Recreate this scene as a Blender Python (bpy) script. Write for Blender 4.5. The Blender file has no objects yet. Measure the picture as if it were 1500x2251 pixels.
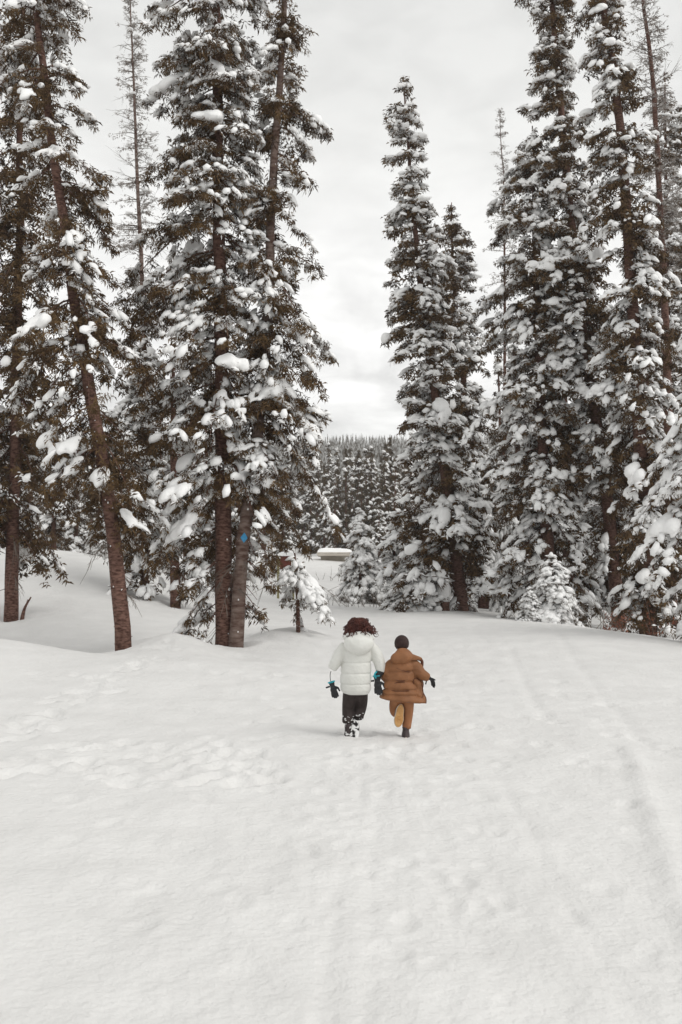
import bpy, math, random
import numpy as np
from mathutils import Vector, Matrix, Euler

R = math.radians
random.seed(7)
rng = np.random.default_rng(7)
scene = bpy.context.scene
COL = scene.collection

# ------------------------------------------------------------------ camera
F_PX, CX, CY, HOR, CAMZ = 2000.0, 750.0, 1125.5, 1270.0, 1.7
TH = math.atan((HOR - CY) / F_PX)
cam_d = bpy.data.cameras.new("camera")
cam = bpy.data.objects.new("camera", cam_d)
COL.objects.link(cam)
cam.location = (0, 0, CAMZ)
cam.rotation_euler = (math.pi / 2 + TH, 0, 0)
cam_d.sensor_fit = 'VERTICAL'
cam_d.sensor_height = 36.0
cam_d.sensor_width = 24.0
cam_d.lens = F_PX / 2251.0 * 36.0
cam_d.clip_start = 0.1
cam_d.clip_end = 4000
cam_d.dof.use_dof = True
cam_d.dof.focus_distance = 11.0
cam_d.dof.aperture_fstop = 4.0
scene.camera = cam

# ------------------------------------------------------------------ world: overcast sky
SUN_EL, SUN_AZ = R(48), R(118)      # azimuth measured from +Y towards +X
w = bpy.data.worlds.new("World")
scene.world = w
w.use_nodes = True
nt = w.node_tree
nt.nodes.clear()
N = nt.nodes.new
L = nt.links.new
out = N('ShaderNodeOutputWorld')
bg = N('ShaderNodeBackground')
bg.inputs['Strength'].default_value = 0.1
sky = N('ShaderNodeTexSky')
sky.sky_type = 'NISHITA'
sky.sun_disc = False
sky.sun_elevation = SUN_EL
sky.sun_rotation = SUN_AZ
tc = N('ShaderNodeTexCoord')
sep = N('ShaderNodeSeparateXYZ')
L(tc.outputs['Generated'], sep.inputs[0])
rmp = N('ShaderNodeValToRGB')
cr = rmp.color_ramp
cr.elements[0].position = 0.0
cr.elements[0].color = (0.80, 0.80, 0.79, 1)
cr.elements[1].position = 0.62
cr.elements[1].color = (0.70, 0.70, 0.685, 1)
e = cr.elements.new(0.13); e.color = (0.90, 0.90, 0.885, 1)
e = cr.elements.new(0.26); e.color = (1.04, 1.035, 1.02, 1)
e = cr.elements.new(0.45); e.color = (0.84, 0.84, 0.82, 1)
L(sep.outputs['Z'], rmp.inputs[0])
mp = N('ShaderNodeMapping')
mp.inputs['Scale'].default_value = (1, 1, 2.2)
mp.inputs['Location'].default_value = (0.38, 0.2, 0.06)
L(tc.outputs['Generated'], mp.inputs[0])
nz = N('ShaderNodeTexNoise')
nz.inputs['Scale'].default_value = 12
nz.inputs['Detail'].default_value = 5
nz.inputs['Roughness'].default_value = 0.5
nz.inputs['Distortion'].default_value = 0.3
L(mp.outputs[0], nz.inputs[0])
mr = N('ShaderNodeMapRange')
mr.inputs['From Min'].default_value = 0.36
mr.inputs['From Max'].default_value = 0.62
mr.inputs['To Min'].default_value = 0.72
mr.inputs['To Max'].default_value = 1.045
L(nz.outputs['Fac'], mr.inputs['Value'])
mul = N('ShaderNodeVectorMath'); mul.operation = 'SCALE'
mz = N('ShaderNodeMapRange'); mz.inputs['From Min'].default_value = 0.20; mz.inputs['From Max'].default_value = 0.36
mz.inputs['To Min'].default_value = 1.0; mz.inputs['To Max'].default_value = 0.30
L(sep.outputs['Z'], mz.inputs['Value'])
mf = N('ShaderNodeMix'); mf.data_type = 'FLOAT'; mf.inputs[2].default_value = 0.97
L(mz.outputs[0], mf.inputs[0]); L(mr.outputs[0], mf.inputs[3])
L(rmp.outputs[0], mul.inputs[0]); L(mf.outputs[0], mul.inputs['Scale'])
mul2 = N('ShaderNodeVectorMath'); mul2.operation = 'SCALE'
mul2.inputs['Scale'].default_value = 10.0
L(mul.outputs[0], mul2.inputs[0])
mix = N('ShaderNodeMix'); mix.data_type = 'RGBA'
mix.inputs[0].default_value = 0.96
L(sky.outputs[0], mix.inputs[6]); L(mul2.outputs[0], mix.inputs[7])
L(mix.outputs[2], bg.inputs['Color'])
L(bg.outputs[0], out.inputs['Surface'])

sd = bpy.data.lights.new("sun", 'SUN')
sd.energy = 1.35
sd.angle = R(35)
sd.color = (1.0, 0.985, 0.955)
sun = bpy.data.objects.new("sun", sd)
COL.objects.link(sun)
dv = Vector((math.sin(SUN_AZ) * math.cos(SUN_EL), math.cos(SUN_AZ) * math.cos(SUN_EL), math.sin(SUN_EL)))
sun.rotation_euler = dv.to_track_quat('Z', 'Y').to_euler()
vs = scene.view_settings
vs.view_transform = 'Standard'
vs.look = 'None'
vs.gamma = 1
vs.exposure = 0.17
vs.use_curve_mapping = False
scene.cycles.volume_bounces = 8
scene.cycles.max_bounces = 10

# ------------------------------------------------------------------ helpers
def at(px, py, D):
    """point of the place at distance D (world Y) behind pixel px,py of the photograph"""
    x = (px - CX) / F_PX
    y = (CY - py) / F_PX
    dy = math.cos(TH) - y * math.sin(TH)
    dz = math.sin(TH) + y * math.cos(TH)
    return np.array([x * D / dy, D, CAMZ + dz * D / dy])

def tag(o, label=None, cat=None, group=None, kind=None):
    if label: o['label'] = label
    if cat: o['category'] = cat
    if group: o['group'] = group
    if kind: o['kind'] = kind
    return o

def mesh_np(name, V, T, smooth=True):
    V = np.ascontiguousarray(V, dtype=np.float32)
    T = np.ascontiguousarray(T, dtype=np.int32)
    k = T.shape[1]
    me = bpy.data.meshes.new(name)
    me.vertices.add(len(V)); me.vertices.foreach_set('co', V.ravel())
    me.loops.add(T.size); me.loops.foreach_set('vertex_index', T.ravel())
    me.polygons.add(len(T))
    me.polygons.foreach_set('loop_start', np.arange(0, T.size, k, dtype=np.int32))
    me.polygons.foreach_set('loop_total', np.full(len(T), k, dtype=np.int32))
    me.polygons.foreach_set('use_smooth', np.full(len(T), smooth, dtype=bool))
    me.update(calc_edges=True)
    return me

def link(name, me, mat=None, parent=None, loc=None):
    o = bpy.data.objects.new(name, me)
    COL.objects.link(o)
    if mat and not me.materials: me.materials.append(mat)
    if parent: o.parent = parent
    if loc is not None: o.location = [float(c) for c in loc]
    return o

def empty(name, loc, label, cat, group=None):
    o = bpy.data.objects.new(name, None)
    COL.objects.link(o)
    o.empty_display_size = 0.2
    o.location = [float(c) for c in loc]
    return tag(o, label, cat, group)

class Acc:
    def __init__(s): s.V = []; s.T = []; s.n = 0
    def add(s, V, T):
        V = np.asarray(V, float).reshape(-1, 3); T = np.asarray(T, int)
        if T.shape[1] == 4:
            T = np.vstack([T[:, [0, 1, 2]], T[:, [0, 2, 3]]])
        s.V.append(V); s.T.append(T + s.n); s.n += len(V)
    def mesh(s, name, smooth=True): return mesh_np(name, np.vstack(s.V), np.vstack(s.T), smooth)

def tube(pts, rad, seg=8, cap=True, ell=1.0):
    """tube along pts with radius per point; returns V,T (tris)"""
    P = np.asarray(pts, float); n = len(P)
    rad = np.broadcast_to(np.asarray(rad, float), (n,))
    d = np.gradient(P, axis=0); d /= np.linalg.norm(d, axis=1)[:, None] + 1e-9
    ref = np.array([0, 1.0, 0]) if abs(d[0, 1]) < 0.9 else np.array([1.0, 0, 0])
    U = np.cross(d, ref); U /= np.linalg.norm(U, axis=1)[:, None] + 1e-9
    W = np.cross(d, U)
    a = np.linspace(0, 2 * np.pi, seg, endpoint=False)
    V = P[:, None] + rad[:, None, None] * (np.cos(a)[None, :, None] * U[:, None] + ell * np.sin(a)[None, :, None] * W[:, None])
    V = V.reshape(-1, 3); T = []
    for i in range(n - 1):
        for j in range(seg):
            a0 = i * seg + j; a1 = i * seg + (j + 1) % seg
            T += [(a0, a0 + seg, a1), (a1, a0 + seg, a1 + seg)]
    if cap:
        V = np.vstack([V, P[0], P[-1]])
        for j in range(seg):
            T.append((j, (j + 1) % seg, n * seg))
            T.append(((n - 1) * seg + j, n * seg + 1, (n - 1) * seg + (j + 1) % seg))
    return V, np.array(T)

def catmull(pts, k=6):
    P = np.asarray(pts, float)
    Q = np.vstack([2 * P[0] - P[1], P, 2 * P[-1] - P[-2]])
    o = []
    for i in range(1, len(Q) - 2):
        for t in np.linspace(0, 1, k, endpoint=False):
            o.append(0.5 * (2 * Q[i] + (Q[i + 1] - Q[i - 1]) * t + (2 * Q[i - 1] - 5 * Q[i] + 4 * Q[i + 1] - Q[i + 2]) * t * t
                            + (-Q[i - 1] + 3 * Q[i] - 3 * Q[i + 1] + Q[i + 2]) * t ** 3))
    o.append(P[-1])
    return np.array(o)

import bmesh
def ico(sub):
    bm = bmesh.new(); bmesh.ops.create_icosphere(bm, subdivisions=sub, radius=1.0)
    V = np.array([v.co[:] for v in bm.verts]); T = np.array([[v.index for v in f.verts] for f in bm.faces]); bm.free()
    return V, T
ICO1, ICO2, ICO3 = ico(1), ico(2), ico(3)

def remesh(o, vox, smooth=4, factor=.5):
    m = o.modifiers.new('r', 'REMESH'); m.mode = 'VOXEL'; m.voxel_size = vox; m.use_smooth_shade = True
    s = o.modifiers.new('s', 'SMOOTH'); s.iterations = smooth; s.factor = factor
    dg = bpy.context.evaluated_depsgraph_get(); dg.update()
    me = bpy.data.meshes.new_from_object(o.evaluated_get(dg))
    o.modifiers.clear(); old = o.data; mats = list(old.materials); o.data = me
    me.materials.clear()
    for q in mats: me.materials.append(q)
    for p_ in me.polygons: p_.use_smooth = True
    return o
_h = rng.random((256, 256))
def vnoise(x, y, s=0):
    x = np.asarray(x, float) + s * 17.3; y = np.asarray(y, float) + s * 9.1
    xi = np.floor(x).astype(int); yi = np.floor(y).astype(int)
    fx = x - xi; fy = y - yi
    fx = fx * fx * (3 - 2 * fx); fy = fy * fy * (3 - 2 * fy)
    g = lambda a, b: _h[a & 255, b & 255]
    return (g(xi, yi) * (1 - fx) + g(xi + 1, yi) * fx) * (1 - fy) + (g(xi, yi + 1) * (1 - fx) + g(xi + 1, yi + 1) * fx) * fy
def fbm(x, y, o=4, s=0):
    r = 0; a = 0.5
    for i in range(o):
        r = r + a * (vnoise(x, y, s + i * 3) - 0.5) * 2; x = x * 2.03; y = y * 2.03; a *= 0.5
    return r

# ------------------------------------------------------------------ materials
def mat(name, col, rough=0.8, col2=None, scale=6.0, bump=0.0, bscale=40.0, detail=4, mapscale=None, sub=0.0, ramp=(0.35, 0.65), spec=0.3, sheen=0):
    m = bpy.data.materials.new(name); m.use_nodes = True
    t = m.node_tree; b = t.nodes['Principled BSDF']
    b.inputs['Base Color'].default_value = (*col, 1)
    b.inputs['Roughness'].default_value = rough
    b.inputs['Specular IOR Level'].default_value = spec
    if sub:
        b.inputs['Subsurface Weight'].default_value = sub
        b.inputs['Subsurface Radius'].default_value = (0.03, 0.035, 0.04)
        b.inputs['Subsurface Scale'].default_value = 0.6
    if sheen: b.inputs['Sheen Weight'].default_value = sheen
    c = t.nodes.new('ShaderNodeTexCoord'); src = c.outputs['Object']
    if mapscale:
        mm = t.nodes.new('ShaderNodeMapping'); mm.inputs['Scale'].default_value = mapscale
        t.links.new(src, mm.inputs[0]); src = mm.outputs[0]
    if col2:
        n = t.nodes.new('ShaderNodeTexNoise'); n.inputs['Scale'].default_value = scale; n.inputs['Detail'].default_value = detail
        t.links.new(src, n.inputs[0])
        r = t.nodes.new('ShaderNodeValToRGB')
        r.color_ramp.elements[0].position = ramp[0]; r.color_ramp.elements[1].position = ramp[1]
        r.color_ramp.elements[0].color = (*col, 1); r.color_ramp.elements[1].color = (*col2, 1)
        t.links.new(n.outputs['Fac'], r.inputs[0]); t.links.new(r.outputs[0], b.inputs['Base Color'])
    if bump:
        n2 = t.nodes.new('ShaderNodeTexNoise'); n2.inputs['Scale'].default_value = bscale; n2.inputs['Detail'].default_value = 5
        t.links.new(src, n2.inputs[0])
        bp = t.nodes.new('ShaderNodeBump'); bp.inputs['Strength'].default_value = 1.0; bp.inputs['Distance'].default_value = bump
        t.links.new(n2.outputs['Fac'], bp.inputs['Height']); t.links.new(bp.outputs[0], b.inputs['Normal'])
    return m

M = {}
M['snow'] = mat('ground_snow', (0.69, 0.682, 0.668), 0.75, (0.74, 0.732, 0.718), 1.5, bump=0.012, bscale=22, spec=0.2)
_t = M['snow'].node_tree; _b = _t.nodes['Principled BSDF']; _bp = [q for q in _t.nodes if q.type == 'BUMP'][0]
_n = _t.nodes.new('ShaderNodeTexNoise'); _n.inputs['Scale'].default_value = 5.0; _n.inputs['Detail'].default_value = 8; _n.inputs['Roughness'].default_value = .62
_c = [q for q in _t.nodes if q.type == 'TEX_COORD'][0]; _t.links.new(_c.outputs['Object'], _n.inputs[0])
_b2 = _t.nodes.new('ShaderNodeBump'); _b2.inputs['Distance'].default_value = .028; _b2.inputs['Strength'].default_value = 1
_t.links.new(_n.outputs['Fac'], _b2.inputs['Height']); _t.links.new(_bp.outputs[0], _b2.inputs['Normal']); _t.links.new(_b2.outputs[0], _b.inputs['Normal'])
M['tsnow'] = mat('branch_snow', (0.88, 0.877, 0.87), 0.75, (0.92, 0.917, 0.91), 3, bump=0.02, bscale=14, spec=0.2)
M['needles'] = mat('fir_needles', (0.038, 0.019, 0.009), 0.75, (0.135, 0.082, 0.034), 2.6, detail=6, spec=0.25)
M['needles_far'] = mat('far_needles', (0.050, 0.033, 0.020), 0.8, (0.12, 0.092, 0.055), 1.2, detail=5, spec=0.2)
M['drytwig'] = mat('dry_twig', (0.10, 0.075, 0.058), 0.85, (0.20, 0.17, 0.145), 3.0)
M['frost'] = mat('frosted_twig', (0.22, 0.18, 0.155), 0.85, (0.42, 0.40, 0.38), 2.0)
M['bark'] = mat('fir_bark', (0.050, 0.020, 0.013), 0.85, (0.19, 0.105, 0.08), 8, bump=0.02, bscale=22, mapscale=(1.2, 1.2, 3.0), detail=8)
M['bark_grey'] = mat('grey_bark', (0.085, 0.045, 0.033), 0.85, (0.22, 0.165, 0.14), 4, bump=0.02, bscale=20, mapscale=(1.0, 1.0, 3.2), detail=8)
M['redleaf'] = mat('rust_leaf', (0.14, 0.045, 0.03), 0.8, (0.28, 0.11, 0.06), 9)

# ------------------------------------------------------------------ near tree list (pixel of trunk, distance)
# trunk: pixels bottom -> top; prof: (py, left px, right px)
NEAR = [
 dict(name='fir_tree', label='tall fir with a thin straight trunk and bare low twigs at the far left edge', D=27, rb=.20, rt=.02,
      trunk=[(25,1362),(28,1150),(35,1000),(36,870),(40,700),(44,500),(42,300),(48,100),(50,-100),(52,-350)],
      prof=[(1190,-60,110),(1120,-80,150),(1000,-80,165),(850,-80,140),(700,-80,130),(500,-60,130),(300,-50,120),(100,-20,110),(-100,10,90),(-340,45,60)],
      snow=.0001, droop=.75, dens=1.15, windows=[(1370,1150),(1060,880)], dead=14, pillow=.06),
 dict(name='fir_tree', label='fir on a slanting bare brown trunk, between the far left trunk and the big pair', D=19, rb=.165, rt=.03,
      trunk=[(275,1430),(247,1150),(215,950),(190,800),(162,650),(145,500),(120,350),(105,200),(85,60),(75,-150),(70,-400)],
      prof=[(1150,190,330),(1090,110,352),(1000,90,340),(900,70,338),(800,45,328),(700,30,305),(600,20,262),(500,-5,272),(400,-20,258),(300,-40,210),(230,-50,245),(150,-60,195),(60,-70,188),(0,-70,180),(-200,-40,165),(-390,30,110)],
      snow=.20, droop=.65, dens=1.2, windows=[(1430,1130),(940,870),(700,650),(430,390)], dead=10, pillow=.30),
 dict(name='fir_tree', label='massive fir on the thick straight trunk, left one of the pair joined at the foot', D=20.5, rb=.20, rt=.05,
      trunk=[(494,1424),(492,1200),(490,1000),(488,800),(484,600),(480,400),(478,200),(474,0),(472,-250),(470,-600)],
      prof=[(1330,400,520),(1270,330,560),(1200,320,600),(1100,300,600),(1000,320,620),(900,275,620),(800,290,620),(700,262,640),(600,285,610),(500,270,600),(400,320,600),(300,345,600),(200,335,600),(100,345,590),(0,330,590),(-200,350,570),(-580,460,480)],
      snow=.34, droop=.62, dens=1.35, clear=(462, 575, 1120), windows=[(1430,1100),(1020,960),(830,760)], dead=8, pillow=.34),
 dict(name='fir_tree', label='fir with the blue diamond on its greyish trunk, right one of the joined pair', D=20.3, rb=.16, rt=.03, bark='bark_grey',
      trunk=[(517,1426),(528,1280),(537,1170),(553,1060),(572,900),(585,750),(593,600),(598,430),(610,250),(620,100),(626,-80),(630,-400)],
      prof=[(1330,540,600),(1270,520,600),(1215,520,608),(1150,520,650),(1100,500,705),(1000,520,722),(900,530,715),(800,540,712),(700,540,705),(600,545,722),(540,560,715),(480,560,712),(420,560,700),(360,565,690),(280,570,705),(200,575,695),(100,578,692),(0,590,672),(-200,600,660),(-380,622,638)],
      snow=.34, droop=.72, dens=1.9, clear=(462, 570, 1120), windows=[(1430,1110),(590,500),(420,330),(230,130)], dead=4, pillow=.26),
 dict(name='fir_tree', label='small dark trunked fir behind the big double trunk, branches reaching the snow', D=30, rb=.17, rt=.03,
      trunk=[(386,1334),(385,1200),(383,1000),(380,800),(378,560)],
      prof=[(1310,350,425),(1250,325,450),(1150,320,460),(1000,320,450),(800,340,430),(560,375,385)],
      snow=.42, droop=.6, dens=.75, windows=[(1340,1250)], dead=3, pillow=.12),
 dict(name='fir_tree', label='shadowy snow dusted fir filling the gap between the leaning trunk and the massive fir', D=31, rb=.15, rt=.02,
      trunk=[(318,1290),(318,1100),(320,900),(322,640)],
      prof=[(1255,250,400),(1150,240,410),(1000,240,400),(850,262,385),(740,285,360),(650,312,332)],
      snow=.55, droop=.6, dens=.9, windows=[], dead=0, pillow=.2),
 dict(name='young_fir', label='small young fir bowed by snow on a thin stem, left of the child in white', D=22, rb=.055, rt=.02,
      trunk=[(656,1383),(655,1330),(653,1280),(650,1240),(648,1215)],
      prof=[(1345,640,690),(1320,620,745),(1290,606,745),(1260,612,735),(1235,625,700),(1215,640,670)],
      snow=.85, droop=.95, dens=2.0, windows=[(1390,1310)], dead=2, pillow=.9, tuft=.2),
 dict(name='fir_tree', label='tall narrow fir with its pointed top against the open sky, right of the gap', D=36, rb=.27, rt=.02,
      trunk=[(1016,1344),(1002,1220),(985,1080),(965,920),(945,780),(928,640),(912,480),(900,340),(892,240),(888,165)],
      prof=[(1330,900,1075),(1250,870,1080),(1150,865,1078),(1050,868,1072),(950,872,1060),(850,868,1045),(760,858,1030),(690,848,1010),(600,852,1000),(520,855,975),(480,858,962),(420,852,952),(330,845,938),(285,842,930),(240,862,925),(190,872,908),(168,884,893)],
      snow=.40, droop=.45, dens=1.25, windows=[(1350,1230),(550,490)], dead=5, pillow=.20),
 dict(name='fir_tree', label='shorter fir with a fine spire top behind the right side of the tall narrow fir', D=41, rb=.25, rt=.02,
      trunk=[(1065,1342),(1050,1150),(1030,950),(1010,750),(995,600),(991,450)],
      prof=[(1320,1000,1120),(1150,960,1120),(950,960,1095),(800,955,1070),(700,945,1055),(620,945,1048),(560,955,1040),(500,968,1022),(455,984,1000)],
      snow=.36, droop=.45, dens=1.35, windows=[(1350,1250)], dead=2, pillow=.12),
 dict(name='fir_tree', label='broad dense fir sweeping down to the snow, right of the two spires', D=32, rb=.26, rt=.02,
      trunk=[(1207,1362),(1203,1200),(1195,1000),(1188,800),(1180,600),(1175,450),(1172,275)],
      prof=[(1350,1105,1290),(1280,1085,1305),(1200,1080,1300),(1100,1062,1280),(1000,1055,1275),(900,1040,1260),(800,1040,1262),(700,1045,1262),(620,1050,1262),(540,1045,1250),(480,1070,1245),(400,1092,1235),(340,1125,1215),(280,1165,1180)],
      snow=.42, droop=.6, dens=1.25, windows=[(1250,1170)], dead=3, pillow=.22),
 dict(name='fir_tree', label='very tall fir whose bare lower trunk leans left out of the snow at right', D=32, rb=.235, rt=.04,
      trunk=[(1362,1390),(1345,1200),(1322,1000),(1297,840),(1275,700),(1245,400),(1228,200),(1212,0),(1200,-200),(1195,-330)],
      prof=[(1230,1290,1400),(1080,1235,1410),(960,1215,1420),(850,1200,1410),(700,1175,1395),(600,1170,1350),(500,1160,1320),(400,1140,1300),(300,1148,1290),(200,1155,1262),(100,1148,1258),(0,1145,1255),(-150,1150,1240),(-320,1190,1205)],
      snow=.38, droop=.5, dens=1.35, windows=[(1400,1080)], dead=12, pillow=.16),
 dict(name='fir_tree', label='very tall fir near the right edge, thick trunk showing between dark tufts up high', D=29, rb=.27, rt=.05,
      trunk=[(1425,1400),(1418,1200),(1405,950),(1392,700),(1378,500),(1362,310),(1345,150),(1322,0),(1300,-180),(1290,-350)],
      prof=[(1370,1350,1480),(1300,1340,1500),(1200,1345,1500),(1100,1335,1510),(1000,1330,1510),(900,1310,1510),(800,1315,1500),(700,1310,1490),(600,1300,1480),(500,1290,1462),(400,1282,1450),(300,1275,1420),(200,1268,1400),(120,1262,1362),(0,1250,1372),(-150,1250,1350),(-330,1285,1300)],
      snow=.34, droop=.55, dens=1.2, windows=[(1400,1380),(310,250),(40,0)], dead=4, pillow=.2),
 dict(name='dead_tree', label='grey bare dead spire leaning left in front of the sky in the upper right corner', D=34, rb=.2, rt=.03, bark='bark',
      trunk=[(1478,1398),(1470,1000),(1460,700),(1448,450),(1440,300),(1428,150),(1408,0),(1395,-120),(1385,-220)],
      prof=[(620,1400,1520),(500,1385,1510),(380,1385,1500),(300,1400,1480),(150,1372,1470),(50,1370,1450),(0,1370,1440),(-210,1380,1395)],
      snow=.0, droop=.2, dens=1.3, windows=[], dead=90, pillow=0, dry=True),
 dict(name='fir_tree', label='fir with an uneven olive top behind the grey dead spire at the right edge', D=43, rb=.25, rt=.03,
      trunk=[(1480,1395),(1475,1000),(1470,700),(1465,400),(1462,158)],
      prof=[(1350,1400,1560),(1100,1390,1570),(800,1400,1560),(600,1405,1540),(400,1410,1530),(300,1418,1515),(230,1432,1495),(160,1456,1468)],
      snow=.40, droop=.45, dens=.8, windows=[], dead=0, pillow=.10),
 dict(name='fir_tree', label='heavily loaded snowy fir cut by the right edge, thick white boughs down to the ground', D=21, rb=.2, rt=.03,
      trunk=[(1578,1425),(1575,1200),(1570,1000),(1565,800),(1560,640)],
      prof=[(1400,1375,1750),(1320,1385,1750),(1200,1392,1740),(1100,1402,1720),(1000,1425,1700),(900,1445,1680),(800,1475,1660),(700,1510,1620),(640,1550,1570)],
      snow=.72, droop=.85, dens=1.15, windows=[], dead=0, pillow=.45),
 dict(name='dead_tree', label='thin frosted spindly tree between the leaning fir and the massive fir', D=41, rb=.17, rt=.02, bark='bark_grey',
      trunk=[(325,1235),(322,1000),(318,800),(312,600),(303,400),(296,200),(290,60),(285,-60)],
      prof=[(640,255,370),(560,250,360),(450,248,350),(350,250,340),(250,252,335),(180,258,330),(100,262,320),(30,268,308),(-50,282,290)],
      snow=.14, droop=.35, dens=1.4, windows=[(620,100)], dead=60, pillow=.02, dry=True),
 dict(name='dead_tree', label='thin bare topped spruce poking up left of the broad dense fir', D=47, rb=.14, rt=.01, bark='bark',
      trunk=[(1112,1340),(1110,1000),(1110,700),(1108,420),(1102,330),(1097,242)],
      prof=[(620,1060,1150),(520,1070,1140),(430,1082,1128),(350,1080,1118),(300,1085,1114),(245,1094,1100)],
      snow=.1, droop=.25, dens=.8, windows=[], dead=20, pillow=0, dry=True),
]
SMALL = [  # px, base py, D, half width px, top py, label
 (792,1318,42,66,1118,'young snow covered spruce standing alone left of the thicket, behind bare twigs'),
 (868,1326,43,58,1140,'slim snowy young spruce just right of the lone young spruce'),
 (925,1340,36,78,1200,'squat bushy young fir nearly buried under a dome of snow at the thicket edge'),
 (1216,1368,28,64,1218,'small snow clad sapling in front of the broad dense fir'),
 (1165,1366,27.5,34,1290,'tiny snow smothered sapling, left of two at the foot of the broad fir'),
 (1120,1352,38,45,1050,'narrow young fir wedged in the shade between the spires and the broad fir'),
]

# ------------------------------------------------------------------ terrain
ctrl = []
def C(px, D, z=None, py=None):
    p = at(px, py if py is not None else 1270, D)
    ctrl.append((p[0], D, p[2] if z is None else z))
for D in (0.5, 2, 4, 7, 10):
    for px in (-2500, -900, 0, 400, 750, 1100, 1500, 2400, 4000): C(px, D, z=0.03 if D > 5 else 0.0)
for px in (0, 400): C(px, 13, z=.12)
for px in (750, 1100, 1500): C(px, 14, z=.05)
C(640,15,py=1480); C(450,16,py=1440); C(0,18.2,py=1404); C(120,17.8,py=1420); C(385,18.6,py=1388); C(340,20.5,py=1402)
C(180,21.2,z=-.14); C(60,21.6,z=-.02); C(430,20.8,z=-.10); C(250,17.6,py=1436); C(500,17.6,py=1446); C(560,19,py=1434); C(600,17.5,py=1448); C(700,17,z=.05); C(700,22,py=1400)
C(120,26,py=1362); C(200,27,py=1345); C(600,27,py=1372); C(300,28,py=1340)
C(-200,38,py=1190); C(60,38,py=1205); C(160,38,py=1212); C(250,37,py=1230); C(350,36,py=1268); C(450,36,py=1310); C(560,36,py=1322)
C(60,46,z=2.0); C(250,46,z=1.6); C(450,46,z=.9); C(600,44,z=.9)
C(750,30,py=1360); C(760,42,py=1322); C(740,50,py=1302); C(735,62,py=1262); C(735,72,py=1232); C(640,50,py=1298)
C(860,36,py=1346); C(950,36.5,py=1341); C(1060,32,py=1352); C(1150,28.5,py=1365); C(1230,26.5,py=1369); C(1300,25,py=1378); C(1400,23,py=1393); C(1500,21,py=1409)
C(1150,38,z=.15); C(1300,33,z=0.0); C(1440,26,z=-.05); C(1450,36,z=.1); C(1700,21,z=.1); C(1700,40,z=.3); C(2200,20,z=.1)
C(950,46,z=.5); C(1100,52,z=.6); C(1300,50,z=.5)
C(870,60,z=1.2); C(1100,75,z=1.8); C(1500,75,z=1.8); C(300,75,z=3.0); C(0,75,z=3.4); C(-600,60,z=3.0); C(2200,60,z=1.2)
for px in (-900, 0, 400, 750, 1100, 1500, 2400):
    for D, z in ((100, 4), (150, 8), (220, 18), (300, 32), (450, 60), (700, 92), (1000, 110)): C(px, D, z=z)
for t in NEAR:
    p = at(*t['trunk'][0], t['D'])
    if t['D'] < 30.5 and t['name'] != 'dead_tree': ctrl.append((p[0], p[1], p[2]))
ctrl = np.array(ctrl)
def uv(x, y):
    yy = np.maximum(np.asarray(y, float), 0.0) + 2.5
    return np.asarray(x, float) / yy * 1.6, np.log(yy)
cu, cv = uv(ctrl[:, 0], ctrl[:, 1])
def _k(r2): return np.where(r2 > 0, 0.5 * r2 * np.log(r2 + 1e-12), 0)
n_ = len(cu)
K = _k((cu[:, None] - cu[None]) ** 2 + (cv[:, None] - cv[None]) ** 2) + np.eye(n_) * 0.0006
Pm = np.column_stack([np.ones(n_), cu, cv])
A = np.block([[K, Pm], [Pm.T, np.zeros((3, 3))]])
# heights are fitted in units of distance, so the fit is even at every depth
sol = np.linalg.solve(A, np.concatenate([ctrl[:, 2] / (np.maximum(ctrl[:, 1], 0) + 2.5), np.zeros(3)]))
def base_z(x, y):
    shp = np.shape(x); x = np.ravel(np.asarray(x, float)); y = np.ravel(np.asarray(y, float))
    u, v = uv(x, y); u = np.clip(u, -1.5, 1.5)
    out = sol[n_] + sol[n_ + 1] * u + sol[n_ + 2] * v
    for i in range(n_):
        out = out + sol[i] * _k((u - cu[i]) ** 2 + (v - cv[i]) ** 2)
    return (out * (np.maximum(y, 0) + 2.5)).reshape(shp)

def sstep(a, b, x):
    t = np.clip((x - a) / (b - a), 0, 1); return t * t * (3 - 2 * t)
stamps = []
def on_ground_px(px, py):
    d = at(px, py, 1.0) - np.array([0, 0, CAMZ]); s = CAMZ / -d[2]
    return d[0] * s, s
def build_stamps():
    r = random.Random(3)
    for i in range(900):                                   # trampled path
        y = 1.8 * math.exp(r.random() * 3.0); x = r.gauss(0.02 * y, 0.20 * y + .4)
        q = at(750, 1600, 1)
        if -0.36 * y < x < -0.10 * y and 8.5 < y < 14: continue    # untouched pillow of snow at left
        if r.random() < (.90 if y < 4.5 else .70 if y < 7 else .20): continue
        k_ = .40 + .60 * min(1, y / 10)
        stamps.append((x, y, r.uniform(.06, .12) * k_, r.uniform(.10, .17) * k_, r.uniform(-.6, .6), r.uniform(.012, .030) * k_ ** 1.7))
    for k in range(60):                                    # footprints up to the left bank
        t = k / 60; px = 20 + 400 * t + r.gauss(0, 14); py = 1620 - 175 * t + r.gauss(0, 12)
        x, y = on_ground_px(px, py)
        stamps.append((x, y, .10, .16, r.uniform(-1, 1), r.uniform(.03, .05)))
    for k in range(70):
        px = r.uniform(0, 620); py = r.uniform(1630, 1740)
        x, y = on_ground_px(px, py); stamps.append((x, y, .10, .15, r.uniform(-1, 1), r.uniform(.02, .045)))
    for (px, py) in ((765, 1617), (778, 1618), (893, 1615), (830, 1650), (790, 1660), (870, 1668)):
        x, y = on_ground_px(px, py); stamps.append((x, y, .08, .15, 0, .03))
build_stamps()
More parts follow.
